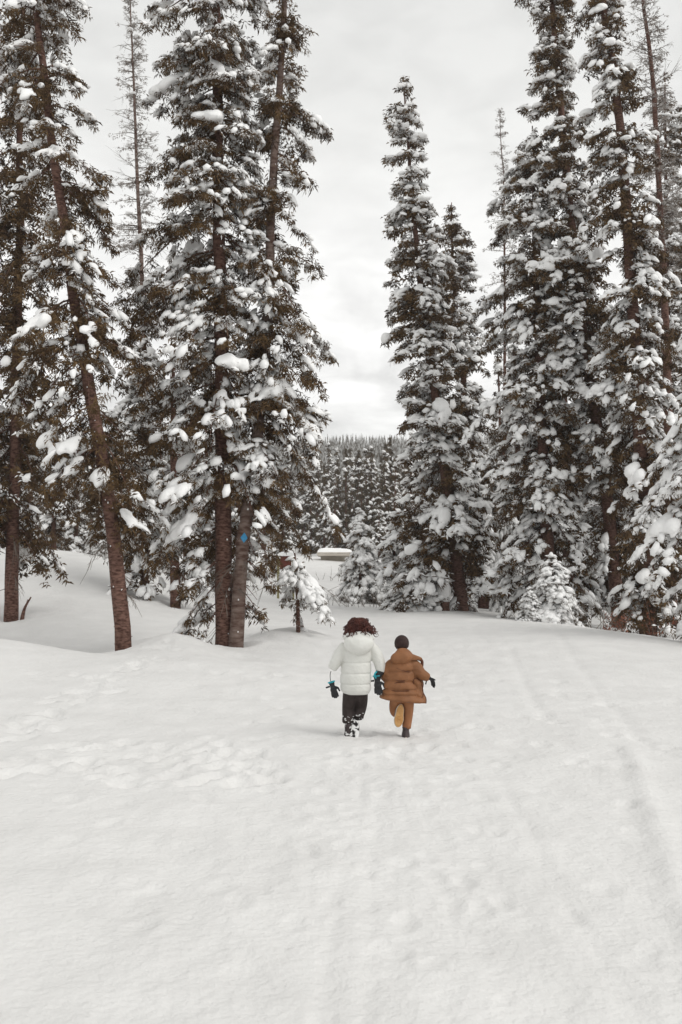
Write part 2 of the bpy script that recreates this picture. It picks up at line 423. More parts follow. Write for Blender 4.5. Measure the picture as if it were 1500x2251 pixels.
for kx, ph in ((.18, 0), (.72, .2)):
    q_ = random.Random(int(kx * 100))
    for k in range(11):
        yk = 9.6 - .47 * k - ph
        stamps.append((kx - .03 * (9.6 - yk) + (.07 if k % 2 else -.07) + q_.gauss(0, .02), yk, .05, .11, q_.uniform(-.2, .2), q_.uniform(.008, .018) * (.35 + .065 * yk)))
def ground(x, y):
    x = np.asarray(x, float); y = np.asarray(y, float)
    z = base_z(x, y)
    near = 1 - sstep(20, 45, y)
    path = np.exp(-((x - 0.02 * y) / (1.2 + .28 * np.maximum(y, 0))) ** 2 )
    z = z + near * (0.022 * fbm(x * 1.1, y * .8, 4, 1) * (0.35 + path) + 0.016 * fbm(x * 6, y * 3.6, 4, 5) * (0.15 + path))
    z = z + near * path * 0.010 * fbm(x * 6.5, y * .55, 3, 9)            # drag marks running along the path
    z = z + 0.10 * fbm(x * .28, y * .28, 3, 21) * sstep(12, 24, y)
    for t_ in WELLS:
        rr_ = np.hypot(x - t_[0], y - t_[1]); z = z - .07 * np.exp(-(rr_ / (t_[2] + .22)) ** 2) + .03 * np.exp(-((rr_ - t_[2] - .5) / .2) ** 2)
    # packed ridge and sled track on the right
    for (pa, pb, amp, wd) in (((1385, 1655), (1560, 2150), .034, .10), ((1350, 1655), (1515, 2150), -.005, .10), ((1200, 1400), (1420, 1640), -.02, .09),
                              ((1120, 1450), (1180, 1560), -.02, .08), ((800, 1700), (690, 2251), -.007, .03), ((830, 1700), (800, 2251), -.007, .03), ((1040, 1620), (1400, 2251), -.008, .06)):
        ax, ay = on_ground_px(*pa); bx, by = on_ground_px(*pb)
        tt = np.clip((y - by) / (ay - by), 0, 1); lx = bx + (ax - bx) * tt + 0.03 * fbm(y * .9, y * 0 + 3, 2, 31)
        m_ = sstep(by - 1.2, by - .2, y) * (1 - sstep(ay - .3, ay + .6, y))
        z = z + m_ * amp * np.exp(-((x - lx) / wd) ** 2)
    return z
WELLS = []
def gz(x, y): return float(ground(np.array([x]), np.array([y]))[0])

WELLS = [(at(*t['trunk'][0], t['D'])[0], t['D'], t['rb']) for t in NEAR if t['D'] < 31 and not t.get('dry')]
nr, nc = 520, 340
yy = np.concatenate([np.linspace(-14, 0.9, 14), np.exp(np.linspace(math.log(1.2), math.log(16), 400)),
                     np.exp(np.linspace(math.log(16.15), math.log(60), 120)), np.exp(np.linspace(math.log(62), math.log(1000), 56))])
uu = np.linspace(-1, 1, nc); uu = uu * (0.42 + 0.58 * np.abs(uu) ** 3)
Yg = np.repeat(yy[:, None], nc, 1)
Xg = uu[None] * (3.2 + 1.15 * np.maximum(Yg, 2) + np.where(Yg < 2, (2 - Yg) * 1.5, 0))
Zg = ground(Xg, Yg)
for (sx, sy, a, b, th, dp) in stamps:
    r0 = np.searchsorted(yy, sy - .5); r1 = np.searchsorted(yy, sy + .5)
    if r1 <= r0: continue
    dx = Xg[r0:r1] - sx; dy = Yg[r0:r1] - sy
    c, s = math.cos(th), math.sin(th)
    q = ((dx * c + dy * s) / a) ** 2 + ((-dx * s + dy * c) / b) ** 2
    Zg[r0:r1] += -dp * np.exp(-q ** 2.2) + 0.35 * dp * np.exp(-(np.sqrt(q) - 1.45) ** 2 / .09)
nr = len(yy)
idx = np.arange(nr * nc).reshape(nr, nc)
Q = np.stack([idx[:-1, :-1], idx[:-1, 1:], idx[1:, 1:], idx[1:, :-1]], -1).reshape(-1, 4)
g = link('ground', mesh_np('ground', np.stack([Xg, Yg, Zg], -1).reshape(-1, 3), Q), M['snow'])
tag(g, kind='structure')

# ------------------------------------------------------------------ conifer builder
def tuft_templates(nt_, ntw, seed, L0=.30, L1=.62, wk=1.0):
    r = np.random.default_rng(seed); out = []
    for k in range(nt_):
        V = []; T = []; SV = []; ST = []; n = 0; sn = 0
        for i in range(ntw):
            az = r.uniform(-1.7, 1.7); el = r.uniform(-1.0, .45)
            d = np.array([math.cos(az) * math.cos(el), math.sin(az) * math.cos(el), math.sin(el)])
            o = np.array([r.uniform(-.45, .35), r.uniform(-.38, .38), r.uniform(-.22, .16)])
            ln = r.uniform(L0, L1); wd = ln * r.uniform(.11, .17) * wk
            sd_ = np.cross(d, [0, 0, 1]); sd_ /= np.linalg.norm(sd_) + 1e-9; up = np.cross(sd_, d)
            ro = r.uniform(0, np.pi); w1 = sd_ * math.cos(ro) + up * math.sin(ro); w2_ = -sd_ * math.sin(ro) + up * math.cos(ro)
            mid = o + d * ln * .45 + np.array([0, 0, .03]); tip = o + d * ln + np.array([0, 0, -.14 * ln])
            V += [o, tip, mid + w1 * wd * 1.15 + w2_ * wd * .4, mid - w1 * wd * 1.15]
            T += [(n, n + 2, n + 3), (n + 2, n + 1, n + 3)]; n += 4
            if i % 3 != 0:
                w2 = wd * 1.45; lift = np.array([0, 0, wd * 1.1])
                a = o + d * ln * .05 + lift; b = o + d * ln * .92 + lift * .7; m2 = mid + lift * 1.2
                SV += [a, b, m2 + sd_ * w2, m2 - sd_ * w2]
                ST += [(sn, sn + 3, sn + 2), (sn + 3, sn + 1, sn + 2)]; sn += 4
        out.append((np.array(V), np.array(T), np.array(SV), np.array(ST)))
    return out
TUFT_N = tuft_templates(6, 21, 1, .32, .66, .66)
TUFT_M = tuft_templates(5, 12, 2, .36, .74, .82)
TUFT_F = tuft_templates(4, 7, 3, .45, .8, 1.2)

def place(acc, tv, tt, pos, rot, sc):
    """many copies of a template joined: rot (n,3,3), sc (n,) or (n,3)"""
    if len(pos) == 0: return
    sc = np.asarray(sc); sc = sc[:, None] * np.ones((1, 3)) if sc.ndim == 1 else sc
    P = np.einsum('nij,nkj->nki', rot, tv[None] * sc[:, None, :]) + pos[:, None]
    n, k = len(pos), len(tv)
    Tt = tt[None] + (np.arange(n) * k)[:, None, None]
    acc.add(P.reshape(-1, 3), Tt.reshape(-1, 3))

def frames(d):
    d = d / (np.linalg.norm(d, axis=1)[:, None] + 1e-9)
    y = np.cross(np.array([0, 0, 1.0])[None], d); y /= np.linalg.norm(y, axis=1)[:, None] + 1e-9
    z = np.cross(d, y)
    return np.stack([d, y, z], -1)

def lumpy(template, r, amp=.16):
    V, T = template; V = V.copy()
    f = r.uniform(1.5, 2.6, 3); ph = r.uniform(0, 6, 3)
    k = 1 + amp * (np.sin(V[:, 0] * f[0] * 1.6 + ph[0]) * np.sin(V[:, 1] * f[1] * 1.5 + ph[1]) + .6 * np.sin(V[:, 2] * 2.4 + ph[2] + V[:, 0] * 2))
    V *= k[:, None]
    V[:, 2] = np.where(V[:, 2] < 0, V[:, 2] * .55, V[:, 2])
    return V, T

def conifer(path, prof, seed, rb, rt, snow=.4, droop=.6, dens=1.0, windows=(), dead=0, pillow=.2, tuft=.26, temps=TUFT_N, dry=False, seg=12, hi=True, clear=None):
    """path: local trunk points; prof: rows (z, rleft, rright). returns dict part -> mesh"""
    r = np.random.default_rng(seed)
    path = np.asarray(path); prof = np.asarray(sorted(prof))
    if not dry: droop = droop * 1.15 + .22
    P = catmull(path, 5)
    zt = P[:, 2]; H = zt[-1]
    def tx(z): return np.stack([np.interp(z, zt, P[:, 0]), np.interp(z, zt, P[:, 1]), z], -1)
    # trunk ---------------------------------------------------------------
    tr = Acc()
    hh = np.clip((zt - zt[0]) / (H - zt[0]), 0, 1)
    rad = rt + (rb - rt) * (1 - hh) ** .9
    rad = rad * (1 + .10 * np.exp(-hh * 30))
    P2 = P.copy(); P2[0, 2] -= .5
    V, T = tube(P2, rad, seg)
    a = np.arctan2(V[:, 1], V[:, 0])
    V[:, :2] += (0.05 * rb * np.stack([np.sin(V[:, 2] * 3.1 + a * 2), np.cos(V[:, 2] * 2.3 + a * 3)], -1))
    tr.add(V, T)
    if hi:
        for i in range(int(H * 4)):                        # knots and branch stubs on the bark
            z = r.uniform(.2, H * .6); c = tx(np.array([z]))[0]; az = r.uniform(0, 6.28)
            rr = np.interp(z, zt, rad); d = np.array([math.cos(az), math.sin(az), r.uniform(-.2, .2)])
            V, T = tube([c + d * rr * .7, c + d * (rr + r.uniform(.01, .05))], [r.uniform(.012, .03), .006], 5); tr.add(V, T)
    # branches ------------------------------------------------------------
    z0, z1 = prof[0, 0], prof[-1, 0]
    nb = int((z1 - z0) / .075 * dens)
    zb = np.sort(r.uniform(z0, z1, nb)); wh = .42
    zb = zb * .75 + .25 * (np.round(zb / wh) * wh + r.normal(0, .05, nb))
    zb = np.clip(zb, z0, z1 - .02)
    az = r.uniform(0, 2 * np.pi, nb)
    rl = np.interp(zb, prof[:, 0], prof[:, 1]); rr_ = np.interp(zb, prof[:, 0], prof[:, 2]); rm = .5 * (rl + rr_)
    rm = np.minimum(rm, 2.6)
    zq = np.maximum(z0, zb - .42 * droop * rm)
    rl = np.interp(zq, prof[:, 0], prof[:, 1]); rr_ = np.interp(zq, prof[:, 0], prof[:, 2]); rm = np.minimum(.5 * (rl + rr_), 2.6)
    near_top = np.clip((z1 - zb) / .5, .15, 1); rl = rl * near_top; rr_ = rr_ * near_top; rm = rm * near_top
    c = np.cos(az)
    Rz = np.where(c > 0, rm + (rr_ - rm) * c ** 2, rm + (rl - rm) * c ** 2)
    Rz = np.maximum(Rz, .12)
    Lb = Rz * np.where(r.random(nb) < .28, r.uniform(.28, .6, nb), r.uniform(.72, 1.12, nb)) * (1 + .22 * (vnoise(az * 2.2 + seed, zb * 1.6) - .5) * 2)
    keep = vnoise(az * 1.6 + 3 * seed, zb * 2.0 + seed) > .13
    back = np.sin(az) > .3
    keep &= ~(back & (r.random(nb) < .45))
    for (wa, wb) in windows:
        lo, hi_ = min(wa, wb), max(wa, wb)
        front = (np.sin(az) < -.86)
        zt_ = zb - droop * Lb * .35
        keep &= ~(front & (zt_ > lo) & (zt_ < hi_ + .1))
    zb, az, Lb = zb[keep], az[keep], Lb[keep]; nb = len(zb)
    rel = (zb - z0) / max(z1 - z0, .1)
    s0 = .12 + .30 * rel - .28 * droop + r.normal(0, .14, nb)
    dr = droop * (.95 - .30 * rel) * r.uniform(.55, 1.35, nb)
    rise = .16 * r.random(nb)
    B0 = tx(zb); D2 = np.stack([np.cos(az), np.sin(az), np.zeros(nb)], -1); S2 = np.stack([-np.sin(az), np.cos(az), np.zeros(nb)], -1)
    def bz(t, i): return Lb[i] * (s0[i] * t - dr[i] * t ** 1.7 + rise[i] * t ** 4)
    def slope(t, i): return s0[i] - 1.7 * dr[i] * t ** .7 + 4 * rise[i] * t ** 3
    wood = Acc()
    K_ = 5; ts = np.linspace(0, .93, K_)
    for i in range(nb):
        pts = B0[i] + D2[i] * (Lb[i] * ts)[:, None] + np.array([0, 0, 1.0]) * bz(ts, np.full(K_, i))[:, None]
        V, T = tube(pts, np.linspace(.010 + .012 * Lb[i], .005, K_), 3, cap=False); wood.add(V, T)
    # tufts ------------------------------------------------------------------
    per = np.maximum(2, (Lb * (11.0 if not dry else 4) * (.26 / tuft) ** 1.3 * (1 + .6 * Lb)).astype(int))
    bi = np.repeat(np.arange(nb), per); nt_ = len(bi)
    t = r.beta(1.55, 1.1, nt_); t = .10 + .92 * t
    wfan = (.34 * Lb[bi] * np.sin(np.pi * np.clip(t, 0, 1) ** 1.1) ** .8 + .05)
    s = r.uniform(-1, 1, nt_)
    pos = B0[bi] + D2[bi] * (Lb[bi] * t)[:, None] + S2[bi] * (s * wfan)[:, None]
    pos[:, 2] += bz(t, bi) - .28 * np.abs(s) * wfan + r.normal(0, .06, nt_)
    ok = np.ones(nt_, bool)
    txp = tx(pos[:, 2]); rp = np.interp(pos[:, 2], zt, rad)
    for (wa, wb) in windows:
        lo, hi_ = min(wa, wb), max(wa, wb)
        ok &= ~((pos[:, 1] < txp[:, 1]) & (np.abs(pos[:, 0] - txp[:, 0]) < rp * .9 + tuft * .28) & (pos[:, 2] > lo) & (pos[:, 2] < hi_))
    if clear: ok &= ~((pos[:, 1] < .2) & (pos[:, 0] > clear[0]) & (pos[:, 0] < clear[1]) & (pos[:, 2] < clear[2]))
    bi, t, s, wfan, pos = bi[ok], t[ok], s[ok], wfan[ok], pos[ok]; nt_ = len(bi)
    ang = s * .95 + r.normal(0, .25, nt_)
    dd = D2[bi] * np.cos(ang)[:, None] + S2[bi] * np.sin(ang)[:, None]
    dd[:, 2] = np.clip(slope(t, bi), -1.3, .6) * .8 + r.normal(-.16, .28, nt_)
    fr = frames(dd)
    sz = tuft * r.uniform(.72, 1.25, nt_) * (1 - .15 * rel[bi])
    crown = Acc(); sn = Acc()
    which = r.integers(0, len(temps), nt_)
    snowy = (vnoise(pos[:, 0] * 2.0 + seed * 5, pos[:, 2] * 2.6 + pos[:, 1] * 1.6) * .86 + r.random(nt_) * .14) < (.22 + .66 * snow)
    if dry: snowy &= r.random(nt_) < snow * 2
    for k, (tv, tt, sv, st) in enumerate(temps):
        m = which == k
        place(crown, tv, tt, pos[m], fr[m], np.stack([sz[m], sz[m] * (.6 if dry else 1), sz[m] * (.6 if dry else 1)], -1))
        if snow > 0:
            q = m & snowy & (r.random(nt_) < .75); place(sn, sv, st, pos[q], fr[q], sz[q])
    if snow > 0:
        small = snowy & (r.random(nt_) < .50 + .45 * snow)
        for k in range(4):
            tv, tt = lumpy(ICO1 if not hi else ICO1, r, .2)
            q = small & (which % 4 == k)
            sc = np.stack([sz[q] * r.uniform(.42, .98, q.sum()), sz[q] * r.uniform(.30, .56, q.sum()), sz[q] * r.uniform(.24, .42, q.sum())], -1)
            place(sn, tv, tt, pos[q] + fr[q][:, :, 0] * (sz[q] * .1)[:, None] + np.array([0, 0, 1.0]) * (sz[q] * .22)[:, None], fr[q], sc)
        if hi:
            for i in range(60):                            # snow stuck to the bark
                z = r.uniform(.05, H * .75); c_ = tx(np.array([z]))[0]; a_ = r.uniform(0, 6.28); rr3 = float(np.interp(z, zt, rad))
                d = np.array([math.cos(a_), math.sin(a_), 0.0]); tv, tt = lumpy(ICO1, r, .2); k3 = r.uniform(.5, 1.3) * rr3 / .18
                place(sn, tv, tt, (c_ + d * rr3 * .97)[None], frames(d[None]), np.array([[.014, .025 * k3, .04 * k3]]))
        # pillows: lumps piled along a bough, melted into one mass on the near trees
        pl = Acc()
        pil = np.where(r.random(nb) < min(.85, pillow * (1.7 if hi else 2.2)))[0]
        for i in pil:
            if Lb[i] < .3: continue
            tc_ = r.uniform(.5, .85); W = np.clip(.07 + .055 * Lb[i], .06, .17) * r.choice([.65, .8, 1.0, 1.35], p=[.3, .3, .27, .13]) * (1 if hi else 1.25); sc0 = r.uniform(-.5, .5)
            nl = r.integers(5, 13) if hi else r.integers(2, 6); W0 = W
            ext = r.uniform(.10, .30)
            for q in range(nl):
                W = W0 * r.uniform(.5, 1.2)
                tt_ = float(np.clip(tc_ + r.uniform(-1, 1) * ext, .2, 1.0)); ss = float(np.clip(sc0 + r.normal(0, .38), -1, 1))
                wf = .34 * Lb[i] * math.sin(math.pi * tt_ ** 1.1) ** .8 + .04
                p = B0[i] + D2[i] * Lb[i] * tt_ + S2[i] * ss * wf
                p = p + np.array([0, 0, float(bz(tt_, i)) - .30 * abs(ss) * wf + W * .30])
                if clear and p[1] < .2 and clear[0] - W < p[0] < clear[1] + W and p[2] < clear[2] + W: continue
                if any((p[2] > min(wa, wb)) & (p[2] < max(wa, wb)) for wa, wb in windows) and p[1] < 0 and abs(p[0] - tx(np.array([p[2]]))[0][0]) < rb + W: continue
                sl = float(np.clip(slope(tt_, i), -1.2, .3))
                an = ss * .7; d = D2[i] * math.cos(an) + S2[i] * math.sin(an) + np.array([0, 0, sl * .9])
                f_ = frames(d[None])
                tv, tt = lumpy(ICO2 if hi or W0 > .13 else ICO1, r, .13)
                place(pl, tv, tt, p[None], f_, np.array([[W * r.uniform(.9, 1.7), W * r.uniform(.65, 1.1), W * r.uniform(.55, .95)]]))
        if pl.n and hi:
            po = link('lump', pl.mesh('lump')); remesh(po, .056, 2, .45)
            me = po.data; vv = np.empty(len(me.vertices) * 3); me.vertices.foreach_get('co', vv)
            me.calc_loop_triangles(); tt = np.empty(len(me.loop_triangles) * 3, dtype=np.int32); me.loop_triangles.foreach_get('vertices', tt)
            sn.add(vv.reshape(-1, 3), tt.reshape(-1, 3)); bpy.data.objects.remove(po); bpy.data.meshes.remove(me)
        elif pl.n: sn.add(np.vstack(pl.V), np.vstack(pl.T))
    # bare dead twigs low on the trunk ---------------------------------------
    dd_ = Acc()
    zlo, zhi = (.9, max(1.6, z0 + .12 * (z1 - z0))) if not dry else (z0, z1 - .3)
    for i in range(dead):
        z = r.uniform(zlo, zhi); b = tx(np.array([z]))[0]; a_ = r.uniform(0, 6.28)
        ln = r.uniform(.3, .95) if not dry else r.uniform(.5, 1.0) * float(np.interp(z, prof[:, 0], .5 * (prof[:, 1] + prof[:, 2]))) * 1.1
        d = np.array([math.cos(a_), math.sin(a_), r.uniform(-.4, .25) if not dry else r.uniform(.0, .5)])
        pts = [b]
        for k in range(5):
            d = d + np.array([r.normal(0, .12), r.normal(0, .12), r.normal(-.18 if not dry else .03, .2)]); pts.append(pts[-1] + d / np.linalg.norm(d) * ln / 5)
        V, T = tube(pts, np.linspace(.016, .004, 6), 3, cap=False); dd_.add(V, T)
        for k in range(12 if not dry else 16):
            j = r.integers(1, 6); b2 = pts[j]; d2 = d + r.normal(0, .6, 3) + np.array([0, 0, -.25]); l2 = ln * r.uniform(.12, .4)
            p2 = [b2, b2 + d2 * l2 * .5, b2 + d2 * l2 + r.normal(0, .03, 3)]
            V, T = tube(p2, [.006, .005, .003], 3, cap=False); dd_.add(V, T)
    return dict(trunk=tr, branches=wood, crown=crown, snow_load=sn, dead_twigs=dd_)

def parts_to_objects(root, parts, bark='bark', needles='needles', dry=False):
    mats = dict(trunk=M[bark], branches=M['bark'] if not dry else M['drytwig'], crown=M[needles] if not dry else M['frost'], snow_load=M['tsnow'], dead_twigs=M['drytwig'])
    for k, a in parts.items():
        if a.n == 0: continue
        o = link(k, a.mesh(k, smooth=True), mats[k], root)
        if k != 'trunk': o['kind'] = 'stuff'
        print('TRI', root.name, k, len(o.data.polygons))

NEARTREES = {}
for ti, t in enumerate(NEAR):
    D = t['D']
    W = np.array([at(x, y, D) for x, y in t['trunk']])
    gx, gy = W[0, 0], D
    base = np.array([gx, gy, gz(gx, gy)])
    if abs(base[2] - W[0, 2]) > .02: W[0, 2] = base[2]
    loc = W - base
    r_ = np.random.default_rng(50 + ti)
    loc[1:, 1] += np.cumsum(r_.normal(0, .05, len(loc) - 1))
    prof = []
    pr = t['prof']
    if pr[-1][0] < -330:
        q_ = (-330 - pr[-2][0]) / (pr[-1][0] - pr[-2][0]) if pr[-2][0] > -330 else 1
        pr = pr[:-1] + [(-330, pr[-2][1] + (pr[-1][1] - pr[-2][1]) * q_, pr[-2][2] + (pr[-1][2] - pr[-2][2]) * q_)] if pr[-2][0] > -330 else pr[:-1]
    for (py, lx, rx) in pr:
        a_, b_ = at(lx, py, D), at(rx, py, D)
        z = a_[2] - base[2]; xt = np.interp(z, loc[:, 2], loc[:, 0]) + base[0]
        prof.append((z, max(.06, xt - a_[0]), max(.06, b_[0] - xt)))
    wins = [(at(0, a, D)[2] - base[2], at(0, b, D)[2] - base[2]) for a, b in t['windows']]
    root = empty(t['name'], base, t['label'], 'tree')
    root['group'] = 'dead trees among the firs' if t['name'] == 'dead_tree' else ('young firs' if t['name'] == 'young_fir' else 'tall firs around the snowy path')
    far = D > 28
    tf = t.get('tuft', .24 if D < 24 else (.29 if D < 33 else .34))
    parts = conifer(loc, prof, 11 + ti, t['rb'], t['rt'], t['snow'], t['droop'], t['dens'] * (1.0 if D < 24 else 1.15), wins, t['dead'], t['pillow'],
                    tf, TUFT_N if D < 24 else TUFT_M, t.get('dry', False), 14, hi=D < 24, clear=t.get('clear') and (at(t['clear'][0], 1200, D)[0] - base[0], at(t['clear'][1], 1200, D)[0] - base[0], at(0, t['clear'][2], D)[2] - base[2]))
    parts_to_objects(root, parts, t.get('bark', 'bark'), 'needles', t.get('dry', False))
    NEARTREES[ti] = (root, W, base)

# shared library for small, middle and far trees ------------------------------------------
def lib_tree(h, r0, seed, snow, droop, dens, tuft, temps, pillow, hi=False, needles='needles', zmin=.04, taper=.85, fat=1.0):
    path = [(0, 0, 0), (.01 * h, 0, h * .5), (0, 0, h)]
    zs = np.linspace(zmin * h, h, 12)
    q = (zs - zs[0]) / (h - zs[0])
    prof = [(z, r0 * ((1 - qq) ** taper) * fat + .08, r0 * ((1 - qq) ** taper) + .08) for z, qq in zip(zs, q)]
    parts = conifer(path, prof, seed, .018 * h + .02, .008, snow, droop, dens, (), 0, pillow, tuft, temps, hi=hi, seg=7)
    out = []
    mats = dict(trunk=M['bark'], branches=M['bark'], crown=M[needles], snow_load=M['tsnow'])
    for k in ('trunk', 'crown', 'snow_load'):
        if parts[k].n:
            if k == 'crown' and parts['branches'].n and temps is not TUFT_F:
                pass
            me = parts[k].mesh(k); me.materials.append(mats[k]); out.append((k, me))
    return out
def put(lib, name, loc, sc, rz, label, cat, group, tilt=0):
    e_ = empty(name, loc, label, cat, group)
    e_.scale = sc if hasattr(sc, '__len__') else (sc, sc, sc); e_.rotation_euler = (tilt, tilt * .6, rz)
    for k, me in lib:
        o = link(k, me, None, e_)
        if k != 'trunk': o['kind'] = 'stuff'
    return e_

small_lib = [lib_tree(3.6, 1.05, 101, .95, .75, 1.9, .22, TUFT_M, .8, zmin=.02),
             lib_tree(3.6, 1.15, 102, .95, .95, 2.3, .26, TUFT_M, .8, zmin=.01, taper=.6)]
for i, (px, py, D, hw, top, lab) in enumerate(SMALL):
    b = at(px, py, D); tp = at(px, top, D); z = gz(b[0], D); h = tp[2] - z
    wdt = hw / F_PX * D
    lib = small_lib[1 if i in (2, 4, 3) else 0]
    ref = (1.15 if lib is small_lib[1] else 1.05)
    put(lib, 'young_fir', (b[0], D, z - .03), (wdt / ref, wdt / ref, h / 3.6), i * 1.9, lab, 'tree', 'young firs')

mid_lib = [lib_tree(14, 1.7, 201, .50, .5, .85, .42, TUFT_M, .14, needles='needles'),
           lib_tree(14, 1.35, 202, .42, .45, .85, .42, TUFT_M, .10, needles='needles'),
           lib_tree(14, 2.0, 203, .55, .6, .85, .45, TUFT_M, .16, needles='needles')]
far_lib = [lib_tree(15, 1.9, 301, .20, .30, .9, .6, TUFT_F, .0, needles='needles_far'),
           lib_tree(15, 1.55, 302, .12, .25, .9, .58, TUFT_F, .0, needles='needles_far'),
           lib_tree(15, 2.3, 303, .28, .35, .9, .65, TUFT_F, .0, needles='needles_far')]
rr = random.Random(5)
MID = [  # px, D, height m
 (-40,47,15),(70,52,11),(120,46,9),(165,58,9.5),(215,50,8),(262,56,10),(310,44,9),(345,50,12),(410,55,11),(455,46,10),(520,52,12),(580,60,12),(15,60,14),
 (1100,50,13),(1145,44,14),(1250,42,16),(1290,50,15),(1330,45,14),(1385,52,16),(1440,56,14),(1510,48,17),(1180,58,15),(1045,60,14),(980,58,12),(925,56,10),(1560,38,15),(1225,66,16),(1420,40,12),
 (870,68,9),(905,84,12)]
for i, (px, D, h) in enumerate(MID):
    x = (px - 750) / F_PX * D; z = gz(x, D)
    side = 'left' if px < 700 else 'right'
    put(mid_lib[i % 3], 'spruce_tree', (x, D, z - .1), h / 14 * rr.uniform(.95, 1.05), rr.uniform(0, 6.28),
        ('snow dusted spruce behind the big firs, seen through gaps at ' + ('the far left' if px < 190 else 'the left' if px < 400 else 'the left of the gap' if px < 700 else 'the right of the gap' if px < 1060 else 'the right' if px < 1300 else 'the far right')), 'tree',
        'spruces filling the gaps behind the %s firs' % side, tilt=rr.uniform(-.02, .02))
cnt = 0
for row, (D, n) in enumerate(((92, 16), (112, 22), (135, 26), (160, 30), (190, 34), (225, 38), (265, 42), (310, 46))):
    for k in range(n):
        px = -60 + 1620 * (k + rr.uniform(.1, .9)) / n
        DD = D * rr.uniform(.95, 1.06)
        if DD < 105 and 690 < px < 790: continue
        x = (px - 750) / F_PX * DD; z = gz(x, DD)
        h = rr.uniform(.62, 1.0) * (14 if D > 100 else 11) * (1.15 if 100 < D < 170 and rr.random() < .6 else 1)
        put(far_lib[rr.randrange(3)], 'spruce_tree', (x, DD, z - .2), (h / 15, h / 15, h / 15), rr.uniform(0, 6.28),
            'small distant spruce in the pale forest wall beyond the clearing', 'tree', 'distant spruces beyond the clearing')
        cnt += 1
for k in range(16):
    DD = rr.uniform(98, 125); px = 695 + 200 * (k + rr.random()) / 16
    x = (px - 750) / F_PX * DD; z = gz(x, DD); h = rr.uniform(8, 13)
    put(far_lib[rr.randrange(3)], 'spruce_tree', (x, DD, z - .2), (h / 15 * .85, h / 15 * .85, h / 15), rr.uniform(0, 6.28),
        'distant spruce in the gap, behind the low hut and the lone young spruce', 'tree', 'spruces in the gap behind the hut')
for px, DD, top in ((722, 150, 972), (742, 120, 1010), (770, 165, 978), (838, 140, 1000), (858, 115, 960)):
    x = (px - 750) / F_PX * DD; z = gz(x, DD); h = at(px, top, DD)[2] - z
    put(far_lib[rr.randrange(3)], 'spruce_tree', (x, DD, z - .2), (h / 15 * .8, h / 15 * .8, h / 15), rr.uniform(0, 6.28),
        'distant spruce in the gap, behind the low hut and the lone young spruce', 'tree', 'spruces in the gap behind the hut')
# the one dark spruce standing in front of the forest wall in the gap
b = at(805, 1185, 128); z = gz(b[0], 128)
put(far_lib[0], 'spruce_tree', (b[0], 128, z - .2), (1.05, 1.05, (at(805, 985, 128)[2] - z) / 15), .4, 'tall dark spruce standing before the distant forest in the gap', 'tree', 'distant spruces beyond the clearing')
# mass of the farther wood on the hill: one joined object
acc = Acc()
cone_v = []; 
for i in range(5200):
    D = 240 * math.exp(rr.random() * 1.2); px = rr.uniform(-100, 1600); x = (px - 750) / F_PX * D
    h = rr.uniform(8, 14); z = float(base_z(np.array([x]), np.array([D]))[0]); rad_ = h * .125
    V = [(x, D, z + h)]; T = []; n = 1
    for lv in range(4):
        zz = z + h * (1 - (lv + 1) / 4.3); rr2 = rad_ * (lv + 1) / 4
        a0 = rr.uniform(0, 1)
        ring = [(x + rr2 * rr.uniform(.6, 1.3) * math.cos(a0 + q * 1.2566), D + rr2 * math.sin(a0 + q * 1.2566), zz - rr.uniform(0, .6)) for q in range(5)]
        apex = 0 if lv == 0 else n; 
        if lv: V.append((x, D, zz + h * .3)); n += 1
        V += ring; T += [(apex, n + q, n + (q + 1) % 5) for q in range(5)]; n += 5
    acc.add(V, T)
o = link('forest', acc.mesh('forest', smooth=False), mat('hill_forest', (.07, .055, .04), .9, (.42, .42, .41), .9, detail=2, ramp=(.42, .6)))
tag(o, 'faint far wood on the hillside fading into low cloud', 'forest', kind='stuff')

# ------------------------------------------------------------------ small setting things
def box(acc, c, s, rz=0, bev=0):
    x, y, z = [q / 2 for q in s]
    V = np.array([(i * x, j * y, k * z) for i in (-1, 1) for j in (-1, 1) for k in (-1, 1)])
    cs, sn_ = math.cos(rz), math.sin(rz)
    V = np.stack([V[:, 0] * cs - V[:, 1] * sn_, V[:, 0] * sn_ + V[:, 1] * cs, V[:, 2]], -1) + np.array(c)
    T = [(0, 1, 3), (0, 3, 2), (4, 6, 7), (4, 7, 5), (0, 4, 5), (0, 5, 1), (2, 3, 7), (2, 7, 6), (0, 2, 6), (0, 6, 4), (1, 5, 7), (1, 7, 3)]
    acc.add(V, T)
def one(name, fn, m, parent, smooth=False, bevel=0):
    a = Acc(); fn(a); o = link(name, a.mesh(name, smooth), m, parent)
    if bevel:
        md = o.modifiers.new('bevel', 'BEVEL'); md.width = bevel; md.segments = 2
    return o
def snow_slab(a, c, sx, sy, h, seed=0):
    nx, ny = 28, 8
    X, Y = np.meshgrid(np.linspace(-1, 1, nx), np.linspace(-1, 1, ny), indexing='ij')
    e_ = np.clip((1 - X ** 4) * (1 - Y ** 4), 0, 1) ** .35
    Z = h * e_ * (1 + .35 * fbm(X * 2 + seed, Y * 1.5, 3, seed))
    V = np.stack([c[0] + X * sx / 2, c[1] + Y * sy / 2, c[2] + Z], -1).reshape(-1, 3)
    i_ = np.arange(nx * ny).reshape(nx, ny)
    a.add(V, np.stack([i_[:-1, :-1], i_[1:, :-1], i_[1:, 1:], i_[:-1, 1:]], -1).reshape(-1, 4))

